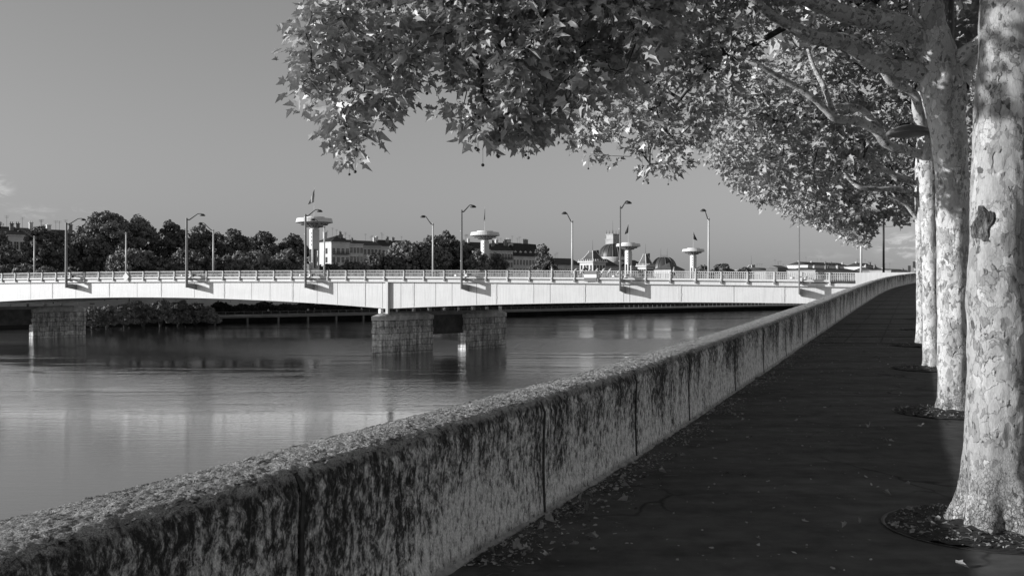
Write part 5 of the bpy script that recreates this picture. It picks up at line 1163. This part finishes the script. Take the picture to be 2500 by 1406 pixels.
# the scar: a lens of rough exposed wood on the trunk face
mb = MB(); n1, n2 = 26, 20; dirc = (P(2403, 545, 1)-Vector((0, 0, EYE))).normalized(); ctr = P(2441, 545, 7.04); rads = 73/F*7.04
for i in range(n1+1):
    for j in range(n2+1):
        v_ = -1+2*i/n1; u_ = -1+2*j/n2; rr_ = math.sqrt(u_*u_+v_*v_)*(1+.5*noise.noise(Vector((math.atan2(v_, u_)*1.3+5, 1, 2)))); wv = u_*.066*(1-.3*v_)+.012*math.sin(v_*3); zz = bc.z+v_*.125
        an = math.asin(max(-.98, min(.98, (-.105+wv)/rads))); tx = Vector((math.cos(R(-26)), math.sin(R(-26)), 0)); ty = Vector((-math.sin(R(26)), -math.cos(R(26)), 0))
        out_r = rads+.030*max(0, 1-rr_**2)**.35-.05*(rr_ > 1)+.014*noise.noise(Vector((u_*9, v_*4, 2)))+.008*noise.noise(Vector((u_*25, v_*9, 5)))
        q = Vector((ctr.x, ctr.y, zz))+tx*math.sin(an)*out_r+ty*math.cos(an)*out_r; mb.v.append(tuple(q))
for i in range(n1):
    for j in range(n2): a = i*(n2+1)+j; mb.f.append((a, a+1, a+n2+2, a+n2+1))
mb.build('scar', M['burl'], t1, True)
rng = np.random.default_rng(11)
polyA = [(692, 75), (740, 45), (772, -30), (790, -170), (1700, -170), (1660, 60), (1580, 160), (1480, 215), (1400, 235), (1395, 300), (1388, 322), (1300, 338), (1262, 345), (1215, 330), (1140, 305), (1118, 268), (1085, 288), (1058, 268), (1010, 280), (962, 268), (935, 262), (905, 240), (895, 262), (908, 300), (938, 345), (900, 352), (885, 390), (842, 384), (800, 322), (772, 290), (748, 252), (725, 190), (712, 150)]
holesA = [(1060, 175, 38, 1.3), (1045, 205, 26, 1), (920, 205, 24, 1), (1078, 240, 12, 1), (1350, 215, 12, 1), (1010, 215, 18, 1.2)]
cA = region(polyA, 7.7, 10.0, 600, rng, holesA, -.03, 2.0)
cA2 = region([(1150, -170), (1700, -170), (1660, 60), (1500, 200), (1250, 200), (1150, 80)], 7.6, 11, 160, rng)
cA = np.concatenate([cA, cA2])
lv_ = sprays(cA, rng, 22, .088, .15)
leaves('foliage', *lv_, M['leaf'], t1, rng)
limbsA = PL([(2480, -330, 7.04, 45), (2200, -330, 7.4, 36), (1900, -250, 7.9, 28), (1600, -140, 8.5, 20), (1350, -60, 8.9, 11), (1100, -20, 9.6, 6), (930, 60, 9.9, 2), (880, 100, 9.9, 1)])
limb(limbsA, 10, 14, 'limb', M['bark_branch'], t1, .02, 0, 0, 0, 3)
limbsA2 = PL([(1900, -250, 7.9, 24), (1650, -60, 9.4, 15), (1450, 60, 10.0, 10), (1330, 150, 10.3, 4), (1250, 250, 10.2, 1.2)])
limb(limbsA2, 10, 12, 'limb', M['bark_branch'], t1, .02, 0, 0, 0, 4)
limbsA3 = PL([(1500, -110, 8.7, 14), (1280, -60, 8.5, 8), (1080, 10, 8.9, 5), (930, 100, 9.0, 3.5), (850, 220, 8.9, 2.5), (870, 340, 8.8, 1.2)])
limb(limbsA3, 10, 10, 'limb', M['twig'], t1, .02, 0, 0, 0, 5)
rootsA = [q[:3] for L_ in (limbsA, limbsA2, limbsA3) for q in catmull(L_, 8)]
twigs(cA, rootsA, t1, rng)
# seed balls hanging from the sprays
def balls(c, n, parent, rng, rr_=.014):
    mb = MB(); low = c[np.argsort(c[:, 2]+rng.normal(size=len(c))*.35)][:n]
    for q in low:
        q = Vector(q)+Vector(rng.normal(size=3)*.05)-Vector((0, 0, .17)); L_ = rng.uniform(.0, .03); mb.tube([q+Vector((0, 0, .1)), q-Vector((0, 0, L_))], .0018, 3, False)
        mb.lathe(q-Vector((0, 0, L_+rr_)), [(rr_*math.sin(a), rr_*math.cos(a)) for a in np.linspace(0.01, 3.13, 6)], 8)
    mb.build('seed_balls', M['dark_metal'], parent, True, kind='stuff')
balls(cA, 34, t1, rng)
# crown over the frame (keeps its shadow and its look from the side)
def overhead(e, X, D, seed, n=2600, s=.26, cx=0, rx=4.2, ry=3.4, zc=7.6, rz=2.6, zmin=5.2):
    rng = np.random.default_rng(seed); d = rng.normal(size=(n*3, 3)); d /= np.linalg.norm(d, axis=1)[:, None]; r_ = rng.uniform(.25, 1, n*3)**.5
    c = np.array([X+cx, D, gz(D)+zc])+d*r_[:, None]*np.array([rx, ry, rz]); c = c[c[:, 2] > gz(D)+zmin]
    g_ = np.array([noise.noise(Vector(q)*.7) for q in c]); c = c[g_ > -.2][:n]; m = len(c)
    tip = np.stack([rng.normal(size=m), rng.normal(size=m), -rng.uniform(.2, 1.2, m)], 1); nor = rng.normal(size=(m, 3))*.6+np.array([0, 0, 1.0])
    leaves('foliage', c, s*rng.uniform(.7, 1.2, m), tip, nor, M['leaf_mid'], e, rng, simple_=True)
overhead(t1, 3.44, 7.0, 51, 6500, .24, .6, 5.2, 4.2, 7.9, 2.4, 5.6)
overhead(t1, 1.2, 2.6, 54, 4500, .25, .4, 6.0, 5.0, 8.3, 2.5, 5.9)  # added unseen canopy over the camera, keeps skylight off path and leaves

dS = rng.uniform(3.6, 8.6, 900); lS = rng.uniform(-1.5, 1.7, 900); zS = rng.uniform(3.0, 5.0, 900)  # unseen sprays added along the sun ray to shade the upper trunk
cS = np.stack([3.44+SD.x*dS/math.cos(R(SUN_EL))+lS*.26, 7.04+SD.y*dS/math.cos(R(SUN_EL))+lS, zS+dS*math.tan(R(SUN_EL))], 1)
cS = cS[(cS[:, 2]-EYE) > (CY+170)/F*cS[:, 1]]; cS = cS[np.array([noise.noise(Vector(q)*.9) for q in cS]) > .13]
leaves('foliage', *sprays(cS, rng, 8, .15, .2), M['leaf'], t1, rng, simple_=True)

# ---- tree 2
t2 = plane_tree(13.2, 5.87, 'second plane tree, forking trunk with a long seam and round spots')
limb(PL([(2331, 1022, 13.2, 36), (2330, 1000, 13.2, 36), (2328, 900, 13.2, 35.5), (2327, 760, 13.2, 36), (2326, 600, 13.2, 37), (2323, 460, 13.2, 38), (2316, 340, 13.2, 40), (2304, 240, 13.2, 47), (2288, 160, 13.2, 50), (2268, 80, 13.2, 44), (2258, 0, 13.2, 38), (2254, -140, 13.2, 34), (2260, -320, 13.2, 26)]), 22, 96, 'trunk', M['bark_mid'], t2, .014, .035, .22, gz(13.2), 2.6, [(P(2352, 230, 13.0), .1, .03)])
b2 = PL([(2262, 185, 13.2, 26), (2225, 172, 13.15, 23), (2180, 166, 13.1, 20), (2132, 152, 13, 19), (2075, 108, 12.9, 20), (2030, 100, 12.8, 19), (1985, 92, 12.7, 17), (1925, 62, 12.6, 14), (1870, 28, 12.5, 12), (1815, -20, 12.4, 10), (1700, -90, 12.2, 8), (1550, -130, 12.0, 6)])
limb(b2, 8, 24, 'limb', M['bark_branch'], t2, .025, 0, 0, 0, 7)
b2b = PL([(2248, 120, 13.2, 34), (2215, 75, 13.1, 30), (2170, 52, 13, 27), (2090, 42, 12.9, 22), (2010, 18, 12.7, 19), (1920, -20, 12.5, 16), (1760, -60, 12.4, 11), (1600, 0, 12.6, 8), (1480, 120, 12.8, 5), (1450, 230, 12.9, 3.5)])
limb(b2b, 8, 24, 'limb', M['bark_branch'], t2, .025, 0, 0, 0, 8)
b2c = PL([(2310, 175, 13.2, 26), (2345, 140, 13.0, 20), (2395, 100, 12.8, 17), (2450, 60, 12.5, 15), (2560, -60, 12.2, 12)])
limb(b2c, 8, 24, 'limb', M['bark_branch'], t2, .03, 0, 0, 0, 9)
b2d = PL([(2345, 215, 13.3, 20), (2362, 170, 13.6, 15), (2395, 100, 14, 12), (2420, 20, 14.4, 10), (2450, -90, 15, 8)]); limb(b2d, 8, 20, 'limb', M['bark_mid'], t2, .03, 0, 0, 0, 10)
b2e = PL([(1925, 62, 12.6, 9), (1840, 110, 12.7, 6), (1740, 160, 12.9, 4.5), (1650, 260, 13, 3), (1620, 350, 13.1, 2)]); limb(b2e, 8, 10, 'limb', M['twig'], t2, .02, 0, 0, 0, 11)
polyB = [(1330, -170), (1900, -170), (1860, 40), (1835, 110), (1800, 190), (1772, 250), (1745, 250), (1735, 310), (1700, 332), (1692, 362), (1655, 398), (1632, 410), (1592, 428), (1578, 405), (1622, 380), (1630, 360), (1590, 352), (1560, 362), (1548, 340), (1520, 340), (1498, 395), (1470, 385), (1440, 388), (1408, 360), (1400, 320), (1352, 250), (1330, 160)]
holesB = [(1478, 18, 16, 1), (1372, 215, 16, 1), (1560, 375, 10, 1)]
cB = region(polyB, 11.6, 15.2, 720, rng, holesB, -.08, 1.5)
leaves('foliage', *sprays(cB, rng, 18, .098, .165), M['leaf'], t2, rng)
cB2 = region([(1830, -120), (2240, -120), (2240, 40), (2160, 120), (2080, 70), (1960, 40), (1860, 90), (1845, -20)], 13.4, 17, 170, rng, [(1862, 100, 32, 1)]); leaves('foliage', *sprays(cB2, rng, 8, .14, .2), M['leaf'], t2, rng)
rootsB = [q[:3] for L_ in (b2, b2b, b2e) for q in catmull(L_, 6)]
twigs(np.concatenate([cB, cB2]), rootsB, t2, rng); balls(cB, 24, t2, rng)
overhead(t2, 5.87, 13.2, 52, 6500, .25, 0, 4.5, 3.4, 8.2, 2.6, 5.9)

# ---- tree 3
t3 = plane_tree(19.2, 8.1, 'third plane tree, slimmer spotted trunk with a knot at its lowest limb')
limb(PL([(2277, 910, 19.2, 21.5), (2276, 890, 19.2, 21), (2274, 760, 19.2, 20.5), (2271, 600, 19.2, 20), (2266, 460, 19.2, 20), (2263, 380, 19.2, 22), (2262, 300, 19.2, 17), (2262, 180, 19.2, 16), (2262, 40, 19.2, 16), (2270, -150, 19.2, 14)]), 20, 72, 'trunk', M['bark_mid'], t3, .012, .03, .3, gz(19.2), 4.1, [(P(2254, 372, 19.0), .09, .05)])
b3 = PL([(2262, 378, 19.2, 15), (2238, 374, 19.1, 12), (2205, 366, 19, 10.5), (2165, 352, 18.9, 11), (2140, 322, 18.8, 11), (2100, 298, 18.7, 11), (2062, 294, 18.6, 10), (2038, 290, 18.5, 9.5), (2010, 264, 18.4, 9), (1985, 240, 18.3, 8), (1935, 208, 18.2, 7), (1890, 182, 18.1, 6), (1850, 160, 18, 5), (1800, 150, 18, 3.5)])
limb(b3, 8, 18, 'limb', M['bark_branch'], t3, .03, 0, 0, 0, 12)
b3b = PL([(2158, 345, 18.9, 8), (2140, 305, 18.8, 8), (2105, 270, 18.8, 8), (2075, 260, 18.7, 7), (2040, 260, 18.6, 6.5), (2022, 250, 18.6, 6)]); limb(b3b, 8, 14, 'limb', M['bark_branch'], t3, .03, 0, 0, 0, 13)
b3c = PL([(2033, 275, 18.5, 7.5), (2018, 230, 18.4, 6.5), (2000, 190, 18.4, 6), (1985, 160, 18.4, 5), (1972, 120, 18.4, 4)]); limb(b3c, 8, 12, 'limb', M['bark_branch'], t3, .03, 0, 0, 0, 14)
b3d = PL([(2250, 320, 19, 13), (2240, 270, 18.9, 13), (2234, 235, 18.8, 11), (2210, 215, 18.7, 10), (2175, 200, 18.6, 9), (2150, 165, 18.5, 8)]); limb(b3d, 8, 14, 'limb', M['bark_branch'], t3, .03, 0, 0, 0, 15)
polyC = [(1700, 330), (1722, 300), (1735, 240), (1800, 190), (1850, 60), (2000, 20), (2240, -100), (2240, 330), (2200, 345), (2120, 380), (2060, 420), (1990, 455), (1950, 475), (1900, 482), (1875, 492), (1852, 488), (1830, 465), (1795, 458), (1788, 440), (1755, 400), (1728, 400), (1716, 395), (1745, 372), (1728, 350)]
cC = region(polyC, 19.1, 23.5, 1500, rng, [(1862, 98, 28, 1), (1870, 128, 20, 1)], -.14, 1.0)
leaves('foliage', *sprays(cC, rng, 11, .12, .2), M['leaf_mid'], t3, rng, simple_=False)
rootsC = [q[:3] for L_ in (b3, b3b, b3c, b3d) for q in catmull(L_, 6)]
twigs(cC[::2], rootsC, t3, rng, n=3)
overhead(t3, 8.1, 19.2, 53, 5500, .28, 0, 4.6, 3.4, 8.4, 2.8, 6.4)
# ---- trees 4 and beyond
FT = [(24.8, 10.2, 2251, 12.5, 862, 'fourth plane tree of the row, its slim trunk half behind the third one'), (31.2, 12.95, 2250.5, 10, 826, 'fifth plane tree of the row, thin trunk behind the fourth one'), (37.6, 15.6, 2250, 8.5, 797, 'sixth plane tree of the row, only its left edge beside the fifth trunk'), (44.5, 18.45, 2249, 7.2, 772, 'seventh plane tree of the row, low thin trunk edge'), (52, 21.5, 2250, 6.2, 752, 'eighth plane tree of the row, near the top of the ramp'), (60, 24.9, 2252, 5.4, 740, 'ninth plane tree, the farthest of the row')]
for k, (D, X, px, rp, yb, lab) in enumerate(FT):
    e = plane_tree(D, X, lab); yb = CY+(EYE-gz(D))/D*F
    limb(PL([(px, yb+2, D, rp*1.1), (px-1, yb-60, D, rp), (px-3, 560, D, rp*.95), (px-5, 470, D, rp), (px-6, 400, D, rp*.8), (px-2, 300, D, rp*.7), (px, 120 if k < 2 else 250, D, rp*.5)]), 12, 36, 'trunk', M['bark_mid'], e, .012, .03, .3, gz(D), 5+k)
    if k == 0:
        bb = [PL([(2248, 462, D, 8), (2225, 446, D, 7), (2190, 430, D-.2, 6.5), (2150, 412, D-.3, 6), (2110, 402, D-.4, 5.5), (2075, 372, D-.5, 4.5), (2050, 345, D-.5, 3.5)]),
              PL([(2246, 482, D, 7), (2215, 468, D-.1, 6.5), (2180, 461, D-.2, 6), (2140, 462, D-.3, 5.5), (2100, 458, D-.4, 5), (2075, 440, D-.4, 4), (2048, 402, D-.5, 3.2), (2020, 372, D-.5, 2.5)]),
              PL([(2248, 540, D, 7), (2235, 528, D, 6), (2212, 500, D-.1, 5), (2192, 488, D-.2, 4), (2170, 480, D-.2, 3)])]
    else:
        y0 = 470+k*12; bb = [PL([(px-3, y0, D, 4.5), (2220, y0-30, D, 3.5), (2180, y0-45, D-.5, 3), (2120, y0-70, D-.5, 2)])]
    for j, L_ in enumerate(bb): limb(L_, 6, 12, 'limb', M['bark_branch'], e, .03, 0, 0, 0, 20+j)
    pol = [[(1780, 430), (1850, 330), (1990, 330), (2240, 250), (2240, 480), (2215, 500), (2170, 480), (2120, 505), (2080, 520), (2040, 500), (1995, 520), (1965, 530), (1925, 522), (1908, 490), (1870, 492), (1840, 480)],
           [(1905, 500), (1925, 470), (2020, 420), (2238, 380), (2238, 470), (2205, 475), (2212, 530), (2196, 545), (2178, 505), (2150, 520), (2128, 552), (2112, 592), (2082, 588), (2058, 560), (2030, 566), (1985, 545), (1935, 530)],
           [(2000, 480), (2060, 440), (2236, 430), (2236, 480), (2180, 475), (2130, 540), (2105, 580), (2088, 570), (2070, 540), (2030, 545)]][min(k, 2)]
    nn_ = (1300, 1100, 520, 240, 140, 90)[k]
    c = region(pol, D+.3, D+4.8, nn_, rng, (), -.2, .6)
    leaves('foliage', *sprays(c, rng, 8, (.135, .14, .16, .18, .2, .22)[k], .23), M['leaf_mid'], e, rng, simple_=k > 0)
    if k < 2: twigs(c[::3], [q[:3] for L_ in bb for q in catmull(L_, 5)], e, rng, n=3)
    # right-hand side of the crown, seen between the trunks
    c = region([(2235, -120), (2235, 440), (2300, 540), (2400, 560), (2560, 560), (2560, -120)] if k else [(2235, -120), (2235, 300), (2300, 400), (2560, 420), (2560, -120)], D-2, D+3, (420, 420, 300, 150, 100, 80)[k], rng, (), -.25, .5)
    leaves('foliage', *sprays(c, rng, 7, (.19, .22, .25, .27, .3, .3)[k], .3), M['leaf_mid'], e, rng, simple_=True)
    if k < 3:
        for (x0, y0, x1, y1) in ((2275, 470, 2395, 300), (2280, 380, 2400, 215)): limb(PL([(x0-20, y0+30, D, 8), (x0+40, y0-50, D, 7), (x1, y1, D, 6), (x1+60, y1-120, D, 4)]), 6, 12, 'limb', M['bark_mid'], e, .03, 0, 0, 0, 30+k)
# ---- a second row on the road side, right of the frame
for k, (X, D) in enumerate(((12.5, 12.0),)):
    pass
# pits
for (X, D, lab, n) in ((3.44, 7.04, 'round planting pit with litter around the nearest trunk', 420), (5.87, 13.2, 'round planting pit around the second trunk', 300), (8.1, 19.2, 'round planting pit around the third trunk', 160), (10.2, 24.8, 'round planting pit around the fourth trunk', 80), (12.95, 31.2, 'round planting pit around the fifth trunk', 50), (15.6, 37.6, 'round planting pit around the sixth trunk', 30)):
    pit(X-.07, D, lab, int(n*1.8), .70)

# ------------------------------------------------------------ promenade lamp behind the second tree
Dl = 16.2; c = P(2318, CY, Dl); gl_ = gz(Dl)
e = empty('promenade_lamp', (c.x, c.y, gl_), label='dark lamp post behind the second plane tree, flat lamp head on a side arm', cat='street lamp')
mb = MB(); mb.tube([(c.x, c.y, gl_), (c.x, c.y, gl_+3.5), (c.x, c.y, gl_+9)], [.085, .075, .065], 16); mb.build('pole', M['grey_metal'], e, True)
h = P(2218, 322, Dl-.1); mb = MB(); mb.tube([(c.x, c.y, h.z), (h.x+.2, h.y, h.z-.01)], [.035, .03], 8); mb.build('arm', M['dark_metal'], e, True)
mb = MB(); mb.lathe(h, [(0, .11), (.06, .105), (.20, .075), (.31, .02), (.345, -.01), (.35, -.045), (.31, -.055), (.22, -.075), (0, -.085)], 28); mb.build('lamp_head', M['grey_metal'], e, True)
Dl = 30; c = P(2254, CY, Dl); h = P(2226, 512, Dl); gl_ = gz(Dl)
e = empty('promenade_lamp', (c.x+.2, c.y, gl_), label='farther small lamp head hanging beside the left edge of the fourth trunk', cat='street lamp')
mb = MB(); mb.tube([(c.x+.2, c.y, gl_), (c.x+.2, c.y, gl_+7)], [.085, .065], 10); mb.build('pole', M['grey_metal'], e, True)
mb = MB(); mb.tube([(c.x+.2, c.y, h.z), (h.x+.2, h.y, h.z)], .03, 6); mb.build('arm', M['dark_metal'], e); mb = MB(); mb.lathe(h, [(0, .11), (.2, .075), (.34, .0), (.34, -.045), (0, -.085)], 16); mb.build('lamp_head', M['grey_metal'], e, True)

# ------------------------------------------------------------ fallen leaves and litter
rng = np.random.default_rng(77); protos = []
spots = []
for k in range(54):
    D = float(rng.choice([rng.uniform(3.6, 8), rng.uniform(6, 14), rng.uniform(10, 22)])); o_ = abs(rng.normal())*.30+.10; spots.append((xw(D)+o_, D))
for (px, py) in ((2165, 1078), (2250, 1046), (2212, 1184), (2170, 1210), (2178, 1080), (2353, 1385), (1968, 1280), (2100, 1282), (2005, 905), (1415, 1235), (1470, 1225), (1450, 1240), (1400, 1230), (2060, 1290), (2120, 1050), (1530, 1190), (1505, 1165), (1265, 1350), (1230, 1340), (1285, 1352)):
    D = 1.7*F/(py-CY); D = (EYE-gz(D))*F/(py-CY); spots.append(((px-CX)/F*D, D))
for k in range(5):
    o = leaves('fallen_leaf', np.array([[0, -.04, .012]]), np.array([.068]), np.array([[0.1, 1, .02]]), np.array([[.2, .0, 1.0]]), M['dry_leaf'], None, np.random.default_rng(k+3), fold=.5); protos.append(o)
for k, (X, D) in enumerate(spots):
    o = protos[k] if k < 5 else protos[k % 5].copy()
    if k >= 5: COL.objects.link(o)
    o.location = (X, D, gz(D)+.008); s_ = float(rng.uniform(.6, 1.25)); o.scale = (s_, s_, s_*float(rng.uniform(.8, 2.2))); o.rotation_euler = (float(rng.uniform(-.25, .25)), float(rng.uniform(-.25, .25)), float(rng.uniform(0, 6.28)))
    tag(o, 'dry pale plane leaf lying on the dark asphalt path', 'leaf', 'fallen leaves on the path')
n = 6500; D = 2.5+28*rng.uniform(0, 1, n)**1.6; o_ = np.abs(rng.normal(size=n))*.2+.02; far_ = rng.uniform(0, 1, n) < .14; o_ = np.where(far_, rng.uniform(.1, 2.6, n), o_)
cl = np.array([noise.noise(Vector((d*1.3, 0, 4))) for d in D]) > -.15
c = np.array([(xw(d)+q, d, gz(d)+.006) for d, q in zip(D, o_)])[cl | far_]
v, l = cards(c, np.where(rng.uniform(0, 1, len(c)) < .85, rng.uniform(.008, .026, len(c)), rng.uniform(.03, .05, len(c))), np.array([[0, 0, 2.5]]), rng); v[:, 2] = np.maximum(v[:, 2], np.array([gz(q) for q in v[:, 1]])+.003)
np_mesh('litter', v, 5, l, M['dry_leaf'], None, label='fine leaf litter and bark crumbs gathered along the foot of the wall', cat='litter', kind='stuff')
mb = MB()
for k in range(300):
    d = 2.6+18*rng.uniform()**1.5; q = Vector((xw(d)+abs(rng.normal())*.3+.06, d, gz(d)+.008)); a_ = rng.uniform(0, 6.28); ln_ = rng.uniform(.03, .14); mb.tube([q, q+Vector((math.cos(a_)*ln_*.5, math.sin(a_)*ln_*.5, .004)), q+Vector((math.cos(a_+.3)*ln_, math.sin(a_+.3)*ln_, 0))], .0018, 3)
mb.build('twig_litter', M['dry_twig'], None, label='thin dry twigs scattered along the foot of the wall', cat='litter', kind='stuff')
